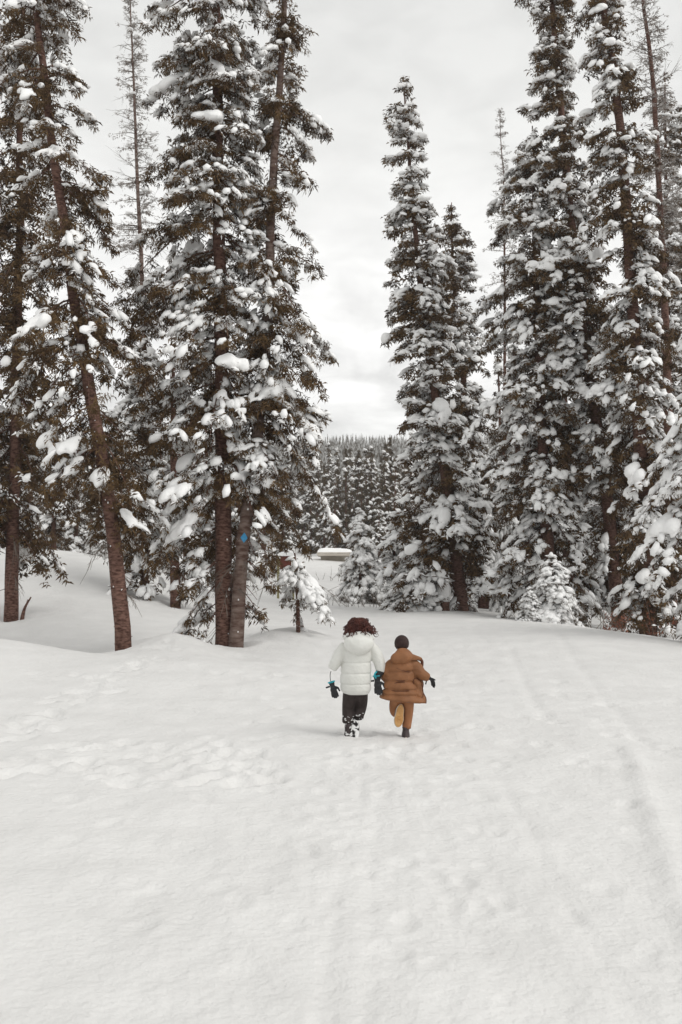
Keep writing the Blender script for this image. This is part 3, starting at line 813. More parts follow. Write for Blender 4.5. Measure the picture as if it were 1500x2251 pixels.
# sign board
M['post'] = mat('green_post', (.20, .18, .085), .8, (.30, .27, .14), 8, bump=.004)
M['panel'] = mat('red_panel', (.115, .03, .02), .75, (.17, .05, .035), 12)
b = at(628, 1298, 40); z = gz(b[0], 40)
sg = empty('sign_board', (b[0], 40, z), 'dark red notice board on two green posts beyond the big double trunk', 'sign')
pt = at(612, 1222, 40)[2] - z
for px in (612, 645):
    xx = at(px, 1270, 40)[0] - b[0]
    one('post', lambda a: box(a, (xx, 0, pt / 2 - .1), (.10, .10, pt + .2)), M['post'], sg, bevel=.008)
x0, x1 = at(615, 1270, 40)[0] - b[0], at(642, 1270, 40)[0] - b[0]
one('panel', lambda a: box(a, ((x0 + x1) / 2, .0, at(0, 1236, 40)[2] - z), (x1 - x0 - .04, .04, .60)), M['panel'], sg, bevel=.005)
one('snow_cap', lambda a: snow_slab(a, ((x0 + x1) / 2, 0, pt - .01), x1 - x0 + .25, .34, .16, 2), M['tsnow'], sg, True)
# low hut / roof in the gap
M['fascia'] = mat('beige_fascia', (.58, .53, .46), .7, (.66, .61, .54), 3)
M['wall'] = mat('pale_wall', (.42, .38, .32), .8, (.5, .46, .4), 3)
D = 72; a_, b_ = at(698, 1220, D), at(775, 1220, D)
zb_ = min(gz(a_[0], D), gz(b_[0], D)) - .3; ztop = at(0, 1219, D)[2]
ht = empty('hut', ((a_[0] + b_[0]) / 2, D + 1.5, zb_), 'low pale hut with a thick snow covered flat roof in the gap beyond the path', 'building')
wd = b_[0] - a_[0]; hz = ztop - zb_
one('wall', lambda a: box(a, (0, .3, (hz - .12) / 2), (wd - .5, 2.6, hz - .12)), M['wall'], ht)
one('roof', lambda a: box(a, (0, 0, hz), (wd, 3.6, .2)), M['fascia'], ht, bevel=.01)
one('roof_trim', lambda a: box(a, (0, -1.82, hz + .14), (wd + .06, .06, .07)), M['fascia'], ht)
one('snow_cap', lambda a: snow_slab(a, (0, 0, hz + .09), wd + .1, 3.7, .42, 5), M['tsnow'], ht, True)

# trail marker: diamond on the second trunk
M['blue'] = mat('blue_marker', (.035, .22, .42), .45, (.05, .27, .48), 20)
p = at(537, 1182, 20.3 - .19)
dm = link('trail_marker', mesh_np('trail_marker', np.array([(0, 0, .115), (.082, 0, 0), (0, 0, -.115), (-.082, 0, 0), (0, .012, .115), (.082, .012, 0), (0, .012, -.115), (-.082, .012, 0)]),
     np.array([(0, 3, 2, 1), (4, 5, 6, 7), (0, 1, 5, 4), (1, 2, 6, 5), (2, 3, 7, 6), (3, 0, 4, 7)]), False), M['blue'], None, p)
dm.rotation_euler = (0, R(3), R(4))
tag(dm, 'blue diamond trail marker nailed to the right trunk of the big pair', 'marker')

# broken stick in the snow
b = at(47, 1362, 26.6); z = gz(b[0], 26.6)
a = Acc(); pts = catmull([(0, 0, -.2), (.04, 0, .12), (.11, 0, .38), (.27, 0, .66)], 4)
V, T = tube(pts, np.linspace(.075, .02, len(pts)), 7); a.add(V, T)
V, T = tube([(.11, 0, .36), (.17, .03, .60)], [.03, .008], 5); a.add(V, T)
tag(link('broken_branch', a.mesh('broken_branch'), M['bark'], None, (b[0], 26.6, z)), 'short broken stub of wood sticking out of the snow by the far left trunk', 'branch')

# snow capped stump at the thicket edge
b = at(976, 1334, 35.2); z = gz(b[0], 35.2)
st_ = empty('tree_stump', (b[0], 35.2, z), 'stump wearing a tall egg shaped cap of snow at the edge of the thicket', 'stump')
a = Acc(); V, T = tube([(0, 0, -.2), (0, 0, .1), (.01, 0, .5)], [.26, .22, .18], 10); a.add(V, T); link('wood', a.mesh('wood'), M['bark'], st_)
r_ = np.random.default_rng(4); V, T = lumpy(ICO3, r_, .06); a = Acc(); a.add(V * np.array([.30, .30, .62]) + np.array([0, 0, .62]), T); link('snow_cap', a.mesh('snow_cap'), M['tsnow'], st_)

# bare shrubs poking out of the snow
def shrub(px, py, D, n, h, spread, m, label, cat='shrub', leaves=0, group=None, seed=0):
    r = np.random.default_rng(400 + seed); b = at(px, py, D); z = gz(b[0], D)
    a = Acc(); lv = Acc()
    for i in range(n):
        o_ = np.array([r.normal(0, spread * .35), r.normal(0, spread * .2), -.05]); d = np.array([r.normal(0, .5), r.normal(0, .25), 1.0]); ln = h * r.uniform(.5, 1.1)
        pts = [o_]
        for k in range(5):
            d = d + r.normal(0, .13, 3) + np.array([0, 0, -.03]); pts.append(pts[-1] + d / np.linalg.norm(d) * ln / 5)
        V, T = tube(pts, np.linspace(.008, .003, 6) * (1 + D / 60), 3, cap=False); a.add(V, T)
        for k in range(3):
            j = r.integers(2, 5); d2 = d + r.normal(0, .5, 3); V, T = tube([pts[j], pts[j] + d2 * ln * .12, pts[j] + d2 * ln * .24], [.006, .005, .004], 3, cap=False); a.add(V, T)
        for k in range(leaves):
            j = r.integers(1, 6); q = pts[j] + r.normal(0, .05, 3); s_ = r.uniform(.02, .05)
            e1 = r.normal(0, 1, 3); e1 /= np.linalg.norm(e1); e2 = np.cross(e1, r.normal(0, 1, 3)); e2 /= np.linalg.norm(e2) + 1e-6
            lv.add([q, q + e1 * s_ + e2 * s_ * .5, q + e1 * 2 * s_, q + e1 * s_ - e2 * s_ * .5], [(0, 1, 2, 3)])
    e_ = empty('bare_shrub', (b[0], D, z), label, cat, group)
    link('stems', a.mesh('stems'), m, e_)
    if lv.n: link('leaves', lv.mesh('leaves', False), M['redleaf'], e_)
shrub(795, 1318, 39, 26, .9, 2.0, M['drytwig'], 'spray of thin bare twigs in the snow in front of the lone young spruce', seed=1, group='bare twigs sticking out of the snow')
shrub(755, 1312, 41, 14, .6, 1.4, M['drytwig'], 'low bare twigs left of the lone young spruce, near the path', seed=2, group='bare twigs sticking out of the snow')
shrub(852, 1325, 40, 12, .8, .8, M['drytwig'], 'dark thin stems standing between the two snowy young spruces', seed=3, group='bare twigs sticking out of the snow')
shrub(1300, 1380, 27, 20, .9, 1.6, M['drytwig'], 'tangle of bare stems left of the bare leaning trunk at right', seed=4, group='bare twigs sticking out of the snow')
shrub(1357, 1392, 25.2, 10, .62, .35, M['drytwig'], 'low shrub with rusty leaves at the foot of the leaning trunk at right', leaves=22, seed=5, group='rust leaved shrubs')
shrub(1432, 1398, 24.5, 3, .85, .10, M['drytwig'], 'single crooked stem with rusty leaves near the right edge', leaves=28, seed=6, group='rust leaved shrubs')
shrub(718, 1275, 58, 14, .9, 2.0, M['drytwig'], 'faint pale twigs on the snow slope below the hut', seed=7, group='bare twigs sticking out of the snow')

# ------------------------------------------------------------------ children
M['coat_white'] = mat('white_quilt', (.63, .63, .59), .6, (.69, .69, .655), 5, bump=.012, bscale=20, sheen=.1)
M['coat_brown'] = mat('brown_quilt', (.185, .078, .032), .6, (.265, .115, .048), 6, bump=.018, bscale=16)
M['brown_inner'] = mat('brown_lining', (.10, .035, .018), .7)
M['trouser_black'] = mat('black_trouser', (.022, .016, .014), .8, (.04, .03, .028), 9, bump=.02, bscale=16)
M['trouser_tan'] = mat('tan_trouser', (.24, .10, .042), .8, (.33, .15, .07), 8, bump=.015, bscale=18)
M['glove'] = mat('black_glove', (.018, .018, .02), .7, (.03, .03, .033), 12)
M['teal'] = mat('teal_trim', (.03, .35, .42), .5)
M['boot'] = mat('boot_leather', (.035, .025, .025), .6, (.09, .07, .07), 14)
M['boot_snowy'] = mat('boot_with_snow', (.04, .03, .03), .7, (.75, .75, .74), 16, detail=3, ramp=(.55, .62))
M['sole_tan'] = mat('tan_sole', (.46, .24, .085), .7, (.60, .36, .15), 22, bump=.004, bscale=40)
M['sole_rim'] = mat('pale_rim', (.6, .52, .42), .6)
M['sole_snow'] = mat('sole_packed_snow', (.02, .018, .018), .7, (.80, .80, .79), 17, detail=3, ramp=(.47, .53), bump=.006)
M['skin'] = mat('skin', (.30, .14, .085), .55, sub=.1)
M['hair_red'] = mat('dark_auburn_hair', (.045, .012, .009), .5, (.10, .028, .018), 14)
M['hair_dark'] = mat('short_dark_hair', (.022, .010, .009), .7, (.035, .017, .014), 30, bump=.004, bscale=120)
M['dustsnow'] = mat('snow_dust', (.80, .80, .79), .8)

def loft(rings, seg=36):
    """rings: (cx, cy, cz, rx, ry[, tiltx]) bottom to top, closed with caps"""
    V = []; T = []; a = np.linspace(0, 2 * np.pi, seg, endpoint=False); n = len(rings)
    for rg in rings:
        cx, cy, cz, rx, ry = rg[:5]; tl = rg[5] if len(rg) > 5 else 0; sk = rg[6] if len(rg) > 6 else 0
        V.append(np.stack([cx + rx * np.cos(a), cy + ry * np.sin(a), cz + tl * np.cos(a) + sk * np.sin(a)], -1))
    V = np.vstack(V)
    for i in range(n - 1):
        for j in range(seg):
            a0 = i * seg + j; a1 = i * seg + (j + 1) % seg; T += [(a0, a1, a0 + seg), (a1, a1 + seg, a0 + seg)]
    V = np.vstack([V, [rings[0][:3], rings[-1][:3]]])
    for j in range(seg):
        T.append((j, n * seg, (j + 1) % seg)); T.append(((n - 1) * seg + j, (n - 1) * seg + (j + 1) % seg, n * seg + 1))
    return V, np.array(T)
def lerp_rings(keys, zs):
    k = np.array(keys, float); return [tuple(np.interp(z, k[:, 2], k[:, j]) if j != 2 else z for j in range(k.shape[1])) for z in zs]
def puff(z, seams, w=.014, d=.09, belly=.05):
    f = 1.0
    ss = sorted(seams)
    for s in ss: f -= d * math.exp(-((z - s) / w) ** 2)
    for a_, b_ in zip(ss[:-1], ss[1:]):
        if a_ < z < b_: f += belly * math.sin(math.pi * (z - a_) / (b_ - a_))
    return f
def sleeve(pts, rads, puffs=3, cuff=True):
    P = catmull(pts, 10); n = len(P); t = np.linspace(0, 1, n)
    rad_ = np.interp(t, np.linspace(0, 1, len(rads)), rads)
    f = 1 + .07 * np.abs(np.sin(t * math.pi * puffs)) ** .6 - .05
    return tube(P, rad_ * f, 18)
def ellip(c, s, tmpl=ICO3, rot=None):
    V = tmpl[0] * np.array(s)
    if rot is not None: V = V @ np.array(Euler(rot).to_matrix()).T
    return V + np.array(c), tmpl[1]
def person_body(root, head, hr, shoulders, hands, hips, knees, ankles, s=1.0):
    a = Acc()
    hx, hy, hz = head
    a.add(*ellip(head, (hr * .86, hr * 1.0, hr * 1.12)))
    a.add(*ellip((hx, hy + hr * .30, hz - hr * .55), (hr * .62, hr * .66, hr * .55)))
    a.add(*ellip((hx, hy + hr * 1.02, hz - hr * .18), (hr * .13, hr * .22, hr * .17), ICO2))            # nose
    for sx in (-1, 1):
        a.add(*ellip((hx + sx * hr * .90, hy + hr * .02, hz - hr * .15), (hr * .12, hr * .20, hr * .30), ICO2))   # ears
        a.add(*ellip((hx + sx * hr * .35, hy + hr * .84, hz - hr * .45), (hr * .22, hr * .18, hr * .2), ICO2))  # cheeks
    a.add(*ellip((hx, hy + hr * .93, hz - hr * .62), (hr * .24, hr * .10, hr * .08), ICO2))             # lips
    nk = np.array([(shoulders[0][0] + shoulders[1][0]) / 2, hy - .01, shoulders[0][2] + .02])
    a.add(*tube([nk - [0, 0, .05], np.array(head) - [0, 0, hr * .5]], [.045, .04], 12))
    pel = np.mean(hips, axis=0)
    a.add(*tube(catmull([pel, (pel + nk) / 2, nk - [0, 0, .03]], 4), np.interp(np.linspace(0, 1, 9), [0, .5, .85, 1], [.105, .10, .115, .06]), 16, ell=.75))
    for sh, hd in zip(shoulders, hands):
        a.add(*tube(catmull([nk - [0, 0, .04], *([sh] if True else []), *hd], 4), np.interp(np.linspace(0, 1, 4 * (len(hd) + 1) + 1), [0, .3, .6, .9, 1], [.05, .045, .034, .024, .024]), 10))
        w_ = np.array(hd[-1]); d = w_ - np.array(hd[-2]); d /= np.linalg.norm(d)
        a.add(*ellip(w_ + d * .03, (.026, .022, .032), ICO2))
        side = np.cross(d, [0, 1, 0]); side /= np.linalg.norm(side) + 1e-9
        for q, ln in zip((-1.5, -.5, .5, 1.5), (.036, .044, .047, .040)):
            b0 = w_ + d * .048 + side * q * .0115
            a.add(*tube([b0, b0 + d * ln * .55, b0 + d * ln + np.array([0, .008, 0])], [.0075, .007, .005], 6))
        a.add(*tube([w_ + d * .015 + side * .02, w_ + d * .035 + side * .036, w_ + d * .055 + side * .040], [.009, .008, .006], 6))
    for h_, k_, an in zip(hips, knees, ankles):
        a.add(*tube(catmull([h_, k_, an], 5), np.interp(np.linspace(0, 1, 11), [0, .45, .6, 1], [.07, .047, .045, .03]), 12))
    o = link('body', a.mesh('body'), M['skin'], root)
    return remesh(o, .006, 3)
def boot(root, mtx, ln, m_up, m_sole, rim, shaft=.13, wd_=.043):
    """heel at origin, toe +x, sole at z=0, shaft upwards"""
    def tf(V): return (np.c_[V, np.ones(len(V))] @ np.array(mtx).T)[:, :3]
    a = Acc()
    V, T = loft([(ln * .44, 0, .012, ln * .50, wd_), (ln * .44, 0, .035, ln * .50, wd_ * 1.02), (ln * .40, 0, .058, ln * .44, wd_ * .93), (ln * .30, 0, .082, ln * .31, wd_ * .82), (ln * .24, 0, .10, ln * .22, wd_ * .80),
                 (ln * .22, 0, shaft, ln * .23, wd_ * .92), (ln * .22, 0, shaft + .01, ln * .18, wd_ * .75)], 24); a.add(tf(V), T)
    up = link('boot', a.mesh('boot'), m_up, root)
    t = np.linspace(0, 2 * np.pi, 32, endpoint=False)
    cx = ln * .46 + ln * .52 * np.cos(t); cy = np.sin(t) * wd_ * 1.08 * (1 + .16 * np.cos(t) - .18 * np.exp(-((np.cos(t) + .1) / .3) ** 2))
    a = Acc(); V = np.vstack([np.c_[cx, cy, np.full(32, 0.0)], np.c_[cx, cy, np.full(32, .020)], [[ln * .46, 0, 0], [ln * .46, 0, .02]]])
    T = []
    for j in range(32): k = (j + 1) % 32; T += [(j, j + 32, k), (k, j + 32, k + 32), (j, k, 64), (j + 32, 65, k + 32)]
    a.add(tf(V), T); so = link('sole', a.mesh('sole', False), m_sole, up)
    a = Acc()
    for i in range(7):                                     # tread bars
        x = ln * (.05 + .80 * i / 6); h_ = wd_ * (.75 + .25 * math.sin(i)) * (.95 if 1 < i < 6 else .7)
        bb = Acc(); box(bb, (x, 0, -.003), (ln * .07, h_ * 1.6, .008), .12 * (-1) ** i); a.add(tf(np.vstack(bb.V)), np.vstack(bb.T))
    link('tread', a.mesh('tread', False), m_sole, so)
    if rim:
        a = Acc(); pts = np.c_[cx * 1.0, cy * 1.03, np.full(32, .014)]; pts = np.vstack([pts, pts[:1], pts[1:2]])
        V, T = tube(tf(pts), .006, 5, cap=False); a.add(V, T); link('welt', a.mesh('welt'), rim, so)
    return up
def glove(root, wrist, d, side, m, trim, sc=1.0, curl=.0, hold=False):
    wrist = np.array(wrist, float); d = np.array(d, float) / np.linalg.norm(d); side = np.array(side, float); side -= d * side.dot(d); side /= np.linalg.norm(side); nrm = np.cross(d, side)
    a = Acc()
    a.add(*tube([wrist - d * .045 * sc, wrist, wrist + d * .02 * sc], [.034 * sc, .026 * sc, .03 * sc], 12))
    Rm = np.stack([side, d, nrm], -1)
    V = ICO3[0] * np.array([.036, .042, .018]) * sc; a.add((V @ Rm.T) + wrist + d * .045 * sc, ICO3[1])
    for q, ln in zip((-1.5, -.5, .5, 1.5), (.052, .066, .070, .058)):
        b0 = wrist + d * .068 * sc + side * q * .0175 * sc
        f1 = d + nrm * curl + side * q * .07; f2 = d + nrm * curl * 2.2 + side * q * .05
        a.add(*tube([b0, b0 + f1 * ln * .5 * sc, b0 + f1 * ln * .5 * sc + f2 * ln * .5 * sc], np.array([.0115, .011, .0085]) * sc, 8))
    b0 = wrist + d * .02 * sc + side * .028 * sc
    a.add(*tube([b0, b0 + (d * .5 + side * .8) * .03 * sc, b0 + (d * .9 + side * .55) * .062 * sc], np.array([.014, .012, .009]) * sc, 8))
    o = link('glove', a.mesh('glove'), m, root); remesh(o, .0045, 2)
    if trim:
        a = Acc(); t = np.linspace(0, 2 * np.pi, 17); c = wrist - d * .044 * sc
        a.add(*tube(c + np.outer(np.cos(t), side) * .036 * sc + np.outer(np.sin(t), nrm) * .036 * sc, .007, 6, cap=False)); link('glove_trim', a.mesh('glove_trim'), trim, o)
        a = Acc(); a.add(*tube([wrist + nrm * -.02 * sc - side * .03 * sc, wrist - side * .075 * sc - nrm * .01], [.010, .008], 6)); link('glove_tab', a.mesh('glove_tab'), m, o)
    return o
def curly_hair(root, head, hr, m):
    r = np.random.default_rng(8); a = Acc()
    V, T = lumpy(ICO3, r, .05); a.add(V * np.array([hr * 1.04, hr * 1.06, hr * 1.10]) + np.array(head) + np.array([0, -.012, .015]), T)
    for i in range(230):
        az_ = r.uniform(0, 2 * np.pi); el = r.uniform(-.25, 1.15)
        if math.sin(az_) > .5 and el < .5: continue
        d = np.array([math.cos(az_) * math.cos(el), math.sin(az_) * math.cos(el), math.sin(el)])
        b0 = np.array(head) + d * hr * 1.0 + np.array([0, -.01, .01]); ln = r.uniform(.035, .075) if el > .35 else r.uniform(.07, .13)
        n = 22; t = np.linspace(0, 1, n)
        wind = np.array([.30 * np.sign(d[0]) + .28, -.12, -.55 + .35 * max(el, 0)]) 
        path = b0 + np.outer(t * ln, d * .55) + np.outer(t ** 1.3 * ln, wind)
        e1 = np.cross(d, [.1, .2, 1]); e1 /= np.linalg.norm(e1); e2 = np.cross(e1, d)
        ph = r.uniform(0, 6.28); cr_ = r.uniform(.011, .018)
        path = path + np.outer(np.cos(t * 15 + ph) * cr_, e1) + np.outer(np.sin(t * 15 + ph) * cr_, e2)
        a.add(*tube(path, np.interp(t, [0, .7, 1], [.0066, .0052, .002]), 4, cap=False))
    return link('hair', a.mesh('hair'), m, root)

def basis(xa, za, origin):
    xa = Vector(xa).normalized(); za = Vector(za); za = (za - xa * za.dot(xa)).normalized(); ya = za.cross(xa)
    m = Matrix(((xa.x, ya.x, za.x, origin[0]), (xa.y, ya.y, za.y, origin[1]), (xa.z, ya.z, za.z, origin[2]), (0, 0, 0, 1)))
    return m

# --- child in white ----------------------------------------------------
KD = 9.77
b = at(781, 1617, KD); z = gz(b[0], KD) - .012
A1 = empty('person', (b[0], KD, z), 'child running away in a white quilted coat, curly dark red hair, black trousers', 'person')
u = 877.0
def q1(x, y, yy_=0.0): return ((x - 520) / u, yy_, (1275 - y) / u)      # measured on the photograph, in metres
hd1 = q1(545, 272, .03); HR = .092
person_body(A1, hd1, HR, [q1(425, 440), q1(660, 440)], [[q1(385, 500, .0), q1(350, 550, .0)], [q1(725, 540, .0), q1(728, 590, .0)]],
            [q1(470, 860), q1(575, 860)], [q1(455, 1010, .05), q1(570, 1010, .09)], [q1(456, 1120, -.01), q1(550, 1075, .055)])
seams = [.44, .564, .675, .79, .93]
PB = .02
zs = np.unique(np.concatenate([np.linspace(.455, 1.06, 60), *[np.linspace(s_ - .02, s_ + .02, 9) for s_ in seams[1:4]]]))
keys = [((535 - 520) / u, 0, .455, .122, .095), ((530 - 520) / u, 0, .468, .138, .108), ((527 - 520) / u, 0, .50, .158, .122), ((525 - 520) / u, 0, .565, .166, .127), ((528 - 520) / u, 0, .675, .163, .125), ((533 - 520) / u, 0, .79, .156, .122),
        ((540 - 520) / u, 0, .90, .160, .118), ((545 - 520) / u, 0, .98, .140, .105), ((548 - 520) / u, .01, 1.03, .098, .085), ((548 - 520) / u, .02, 1.06, .07, .07)]
rings = [(x, y, zz, rx * puff(zz, seams, .009, .07, .008), ry * puff(zz, seams, .009, .07, .008)) for (x, y, zz, rx, ry) in lerp_rings(keys, zs)]
a = Acc(); a.add(*loft(rings, 48))
a.add(*sleeve([q1(440, 430), q1(395, 480), q1(345, 570, -.01), q1(305, 645, .0)], [.062, .066, .064, .050], 3))
a.add(*sleeve([q1(650, 430), q1(697, 480), q1(745, 580, -.01), q1(764, 672, .0)], [.062, .066, .064, .050], 3))
ct = link('coat', a.mesh('coat'), M['coat_white'], A1); remesh(ct, .006, 3)
a = Acc(); V, T = ellip((0, 0, 0), (.162, .09, .120), ICO3); 
V[:, 0] *= 1 + .10 * np.clip(V[:, 2] / .125, -1, 1) - .12 * np.clip(-V[:, 2] / .125, 0, 1) ** 2
V[:, 2] *= np.where(V[:, 2] > 0, .92, 1.0)
a.add(V + np.array([(555 - 520) / u, -.092, (1275 - 412) / u]), T)
tt_ = np.linspace(np.pi * .02, np.pi * .98, 18)
a.add(*tube(np.c_[(555 - 520) / u + .150 * np.cos(tt_), -.03 - .055 * np.sin(tt_), (1275 - 375) / u + .075 * np.sin(tt_)], .022, 10))
hd_ = link('hood', a.mesh('hood'), M['coat_white'], A1); remesh(hd_, .007, 4)
curly_hair(A1, hd1, HR * 1.02, M['hair_red'])
a = Acc(); a.add(*tube(catmull([q1(480, 850), q1(465, 930, .02), q1(455, 1020, .04), q1(452, 1105, -.01), q1(452, 1118, -.01)], 5), np.interp(np.linspace(0, 1, 21), [0, .3, .75, .92, 1], [.082, .070, .056, .066, .05]), 18))
a.add(*tube(catmull([q1(568, 850), q1(574, 930, .05), q1(570, 1010, .09), q1(548, 1085, .05), q1(545, 1110, .035)], 5), np.interp(np.linspace(0, 1, 21), [0, .3, .7, .9, 1], [.082, .074, .062, .066, .045]), 18))
tr_ = link('trousers', a.mesh('trousers'), M['trouser_black'], A1); remesh(tr_, .008, 2)
r_ = np.random.default_rng(3); a = Acc()
for cx_, cy_, yy_ in ((452, 1108, -.015), (545, 1092, .04)):
    for i in range(26):
        an = r_.uniform(0, 6.28); c_ = np.array(q1(cx_, cy_, yy_)) + np.array([math.cos(an) * .058, math.sin(an) * .058 - .004, r_.uniform(-.02, .045)])
        V, T = lumpy(ICO1, r_, .2); a.add(V * np.array([1.6, 1.6, .6]) * r_.uniform(.003, .008) + c_, T)
link('snow_crust', a.mesh('snow_crust'), M['dustsnow'], tr_)
boot(A1, basis((.05, 1, 0), (0, 0, 1), q1(452, 1275, -.07)), .20, M['boot_snowy'], M['sole_snow'], None, .15)
boot(A1, basis((-.12, -.12, -1), (0, 1, -.12), q1(528, 1118, -.055)), .195, M['boot_snowy'], M['sole_snow'], None, .12, .044)
gl = glove(A1, q1(310, 800, -.01), (.28, 0, -1), (1, 0, .1), M['glove'], M['teal'], .98)
a = Acc(); a.add(*tube(catmull([q1(296, 665), q1(288, 700, -.01), q1(292, 755, -.015)], 5), .0035, 6)); link('glove_leash', a.mesh('glove_leash'), M['glove'], gl)
gl = glove(A1, q1(726, 748, -.03), (.10, -.05, -1), (1, 0, .1), M['glove'], M['teal'], 1.12, .05)
a = Acc(); a.add(*tube(catmull([q1(745, 660), q1(712, 672, -.055), q1(700, 695, -.06), q1(715, 725, -.055)], 5), .009, 6)); link('glove_leash', a.mesh('glove_leash'), M['teal'], gl)
a = Acc(); a.add(*tube([q1(752, 672, -.01), q1(735, 700, -.03), q1(728, 740, -.03)], [.048, .036, .030], 12)); link('glove_cuff', a.mesh('glove_cuff'), M['glove'], gl)

# --- child in brown ------------------------------------------------------
b = at(890, 1616, KD); z2 = gz(b[0], KD) - .01
A2 = empty('person', (b[0], KD, z2), 'smaller child running in an open brown quilted coat, short dark hair, one sole kicked up', 'person')
def q2(x, y, yy_=0.0): return ((x - 985) / u, yy_, (1270 - y) / u)
hd2 = q2(963, 410, .03)
person_body(A2, hd2, .076, [q2(880, 590), q2(1070, 590)], [[q2(840, 650, .02), q2(825, 690, .03)], [q2(1110, 645, -.03), q2(1150, 685, -.03)]],
            [q2(930, 900), q2(1010, 900)], [q2(905, 1030, .12), q2(1015, 1050, .05)], [q2(935, 1010, -.02), q2(1002, 1200, 0)])
a = Acc(); V, T = ellip((0, 0, 0), (.079, .086, .088), ICO3)
front = (V[:, 1] > .035) & (V[:, 2] < .03); V[front] *= .80
V[V[:, 2] < -.062, :] *= .9
a.add(V + np.array(hd2) + np.array([0, -.006, .012]), T); link('hair', a.mesh('hair'), M['hair_dark'], A2)
sm2 = [.38, .455, .51, .60, .70, .80]
zs = np.unique(np.concatenate([np.linspace(.39, .93, 60), *[np.linspace(s_ - .02, s_ + .02, 9) for s_ in sm2[2:5]]]))
keys = [((958 - 985) / u, -.01, .39, .222, .135), ((960 - 985) / u, -.01, .405, .232, .145), ((955 - 985) / u, 0, .46, .212, .140), ((950 - 985) / u, 0, .52, .180, .125), ((945 - 985) / u, 0, .60, .165, .120), ((950 - 985) / u, 0, .70, .158, .115),
        ((962 - 985) / u, 0, .78, .145, .105), ((965 - 985) / u, .01, .84, .115, .09), ((965 - 985) / u, .02, .90, .07, .07), ((965 - 985) / u, .02, .93, .05, .05)]
rings = []
for (x, y, zz, rx, ry) in lerp_rings(keys, zs):
    f = puff(zz, sm2, .012, .075, .05); rings.append((x, y, zz, rx * f, ry * f, -.018 * (1 - min(1, (zz - .39) / .25)) + .02 * math.sin(zz * 30) * .4, .0))
V, T = loft(rings, 60)
ang_ = np.arctan2(V[:, 1], V[:, 0] - (955 - 985) / u)
fold = 1 + .045 * np.sin(ang_ * 7 + V[:, 2] * 14) * np.clip((.62 - V[:, 2]) / .25, 0, 1) + .02 * np.sin(ang_ * 5 - V[:, 2] * 40)
V[:, 0] = (V[:, 0] + .034) * fold - .034; V[:, 1] *= fold
a = Acc(); a.add(V, T)
a.add(*sleeve([q2(1040, 590), q2(1085, 615, -.01), q2(1135, 675, -.035), q2(1205, 716, -.01)], [.066, .070, .062, .044], 3))
a.add(*sleeve([q2(890, 590), q2(850, 620, .0), q2(820, 690, .02), q2(800, 740, .045)], [.066, .066, .058, .044], 3))
ct = link('coat', a.mesh('coat'), M['coat_brown'], A2); remesh(ct, .006, 2)
# open front panel blown out to the right, with pocket
a = Acc(); nx_, nz_ = 14, 22
Xp, Zp = np.meshgrid(np.linspace(0, 1, nx_), np.linspace(0, 1, nz_), indexing='ij')
def panel(off):
    top = 1 - .30 * (1 - Xp) * 0; zc = (1270 - 935) / u + Zp * ((955 - 640) / u)
    xc = (1045 - 985) / u + Xp * (.155 - .07 * Zp) + .01 * np.sin(Zp * 14)
    yc = .0 - .045 * (1 - Xp ** 1.5) - .035 * np.sin(Xp * 3) + .012 * np.sin(Zp * 19) + off
    zc = zc - .02 * Xp * (1 - Zp)
    return np.stack([xc, yc, zc], -1)
for off in (0, .022): pass
F1 = panel(0); F2 = panel(.022); i_ = np.arange(nx_ * nz_).reshape(nx_, nz_)
Qf = np.stack([i_[:-1, :-1], i_[1:, :-1], i_[1:, 1:], i_[:-1, 1:]], -1).reshape(-1, 4)
nn = nx_ * nz_; edge = list(i_[0, :]) + list(i_[1:, -1]) + list(i_[-1, ::-1][1:]) + list(i_[::-1, 0][1:])
Qe = [(edge[k], edge[(k + 1) % len(edge)], edge[(k + 1) % len(edge)] + nn, edge[k] + nn) for k in range(len(edge) - 1)]
a.add(np.vstack([F1.reshape(-1, 3), F2.reshape(-1, 3)]), np.vstack([Qf, Qf[:, ::-1] + nn, np.array(Qe)]))
fp = link('coat_front', a.mesh('coat_front'), M['coat_brown'], ct)
a = Acc(); a.add(*tube(F1[-1, :, :] + np.array([.003, .01, 0]), .007, 6)); link('coat_lining', a.mesh('coat_lining'), M['brown_inner'], ct)
a = Acc(); pk = [F1[3, 5], F1[3, 14], F1[11, 13], F1[11, 4], F1[3, 5]]
a.add(*tube(catmull(np.array(pk) + [0, -.004, 0], 4), .0045, 5)); link('pocket', a.mesh('pocket'), M['brown_inner'], fp)
# diagonal stitched folds on the back
a = Acc()
def backpt(x, y):
    X, _, Z = q2(x, y); cxx = np.interp(Z, [k[2] for k in keys], [k[0] for k in keys]); rx = np.interp(Z, [k[2] for k in keys], [k[3] for k in keys]); ry = np.interp(Z, [k[2] for k in keys], [k[4] for k in keys])
    return (X, -ry * math.sqrt(max(0.02, 1 - ((X - cxx) / rx) ** 2)) - .002, Z)
for ln_ in ([(830, 700), (880, 720), (960, 735), (1040, 690)], [(830, 622), (880, 612), (960, 640), (1030, 655)], [(850, 770), (920, 748), (980, 745)], [(790, 820), (900, 826), (1020, 824)]):
    P_ = catmull([backpt(*q) for q in ln_], 8); a.add(*tube(P_, .004, 5))
link('stitching', a.mesh('stitching'), M['brown_inner'], ct)
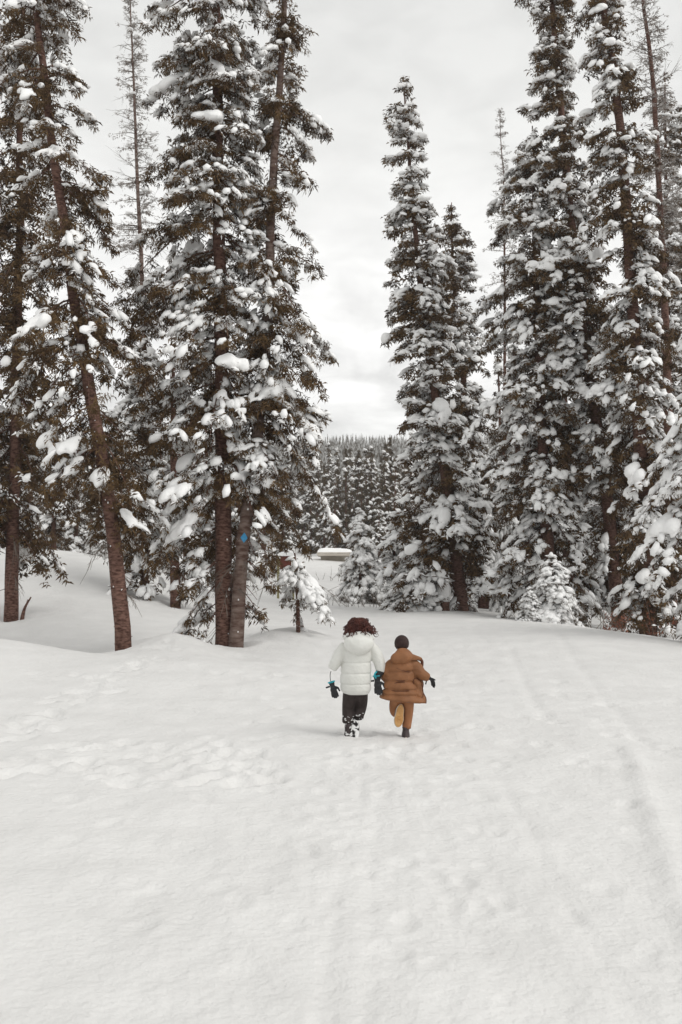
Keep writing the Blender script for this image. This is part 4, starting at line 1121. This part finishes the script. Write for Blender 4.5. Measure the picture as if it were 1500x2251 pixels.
# hood and collar
a = Acc(); V, T = ellip((0, 0, 0), (.120, .070, .072), ICO3, (0, R(-8), 0)); a.add(V + np.array(q2(955, 525, -.075)), T)
a.add(*tube(catmull([q2(870, 560, -.05), q2(940, 470, -.045), q2(1000, 470, -.03), q2(1050, 520, -.05)], 6), .030, 10))
a.add(*tube(catmull([q2(1030, 520, -.07), q2(1090, 528, -.06), q2(1150, 540, -.02)], 5), [.04, .038, .036, .034, .03, .028, .024, .022, .018, .014, .01], 10, ell=.6))
hd_ = link('hood', a.mesh('hood'), M['coat_brown'], A2); remesh(hd_, .006, 3)
a = Acc(); a.add(*tube(catmull([q2(1110, 540, -.03), q2(1148, 560, .0), q2(1150, 610, .01), q2(1140, 640, .0)], 5), .016, 8)); link('collar', a.mesh('collar'), M['brown_inner'], A2)
# trousers
a = Acc(); a.add(*tube(catmull([q2(1005, 890), q2(1020, 980, .03), q2(1018, 1060, .04), q2(1005, 1150, .0), q2(1004, 1185, -.005)], 5), np.interp(np.linspace(0, 1, 21), [0, .3, .7, .92, 1], [.075, .060, .050, .046, .042]), 16))
a.add(*tube(catmull([q2(925, 890), q2(908, 960, .05), q2(902, 1030, .10), q2(912, 1045, .06), q2(930, 1020, .015)], 5), np.interp(np.linspace(0, 1, 21), [0, .3, .55, .8, 1], [.075, .070, .058, .05, .04]), 16))
tr_ = link('trousers', a.mesh('trousers'), M['trouser_tan'], A2); remesh(tr_, .007, 3)
boot(A2, basis((.03, 1, 0), (0, 0, 1), q2(994, 1272, -.05)), .175, M['boot'], M['sole_rim'], None, .115, .042)
boot(A2, basis((-.16, -.10, -1), (-.25, 1, -.15), q2(950, 968, -.055)), .225, M['boot'], M['sole_tan'], M['sole_rim'], .10, .044)
gl = glove(A2, q2(1208, 716, -.01), (.55, .35, -.35), (.2, -1, .3), M['glove'], None, .8, .75)
a = Acc(); a.add(*tube([q2(1190, 735, -.03), q2(1180, 775, -.03)], .007, 6)); link('glove_tab', a.mesh('glove_tab'), M['glove'], gl)

# ------------------------------------------------------------------ haze
hm = bpy.data.materials.new('haze_air'); hm.use_nodes = True
hn = hm.node_tree; hn.nodes.clear()
ho = hn.nodes.new('ShaderNodeOutputMaterial'); hv = hn.nodes.new('ShaderNodeVolumePrincipled')
hv.inputs['Color'].default_value = (1, 1, 1, 1); hv.inputs['Density'].default_value = 0.00035; hv.inputs['Anisotropy'].default_value = 0.2
hn.links.new(hv.outputs[0], ho.inputs['Volume'])
a = Acc(); box(a, (0, 500, 62), (1800, 1080, 150))
hz_o = link('haze', a.mesh('haze', False), hm); tag(hz_o, 'thin pale winter haze over the forest', 'haze', kind='stuff')

tot = sum(sum(1 for _ in [0]) * 0 + len(o.data.polygons) for o in bpy.data.objects if o.type == 'MESH')
uniq = sum(len(m_.polygons) for m_ in bpy.data.meshes)
print('polygons, unique meshes:', uniq, 'instanced total:', tot, 'objects', len(bpy.data.objects))
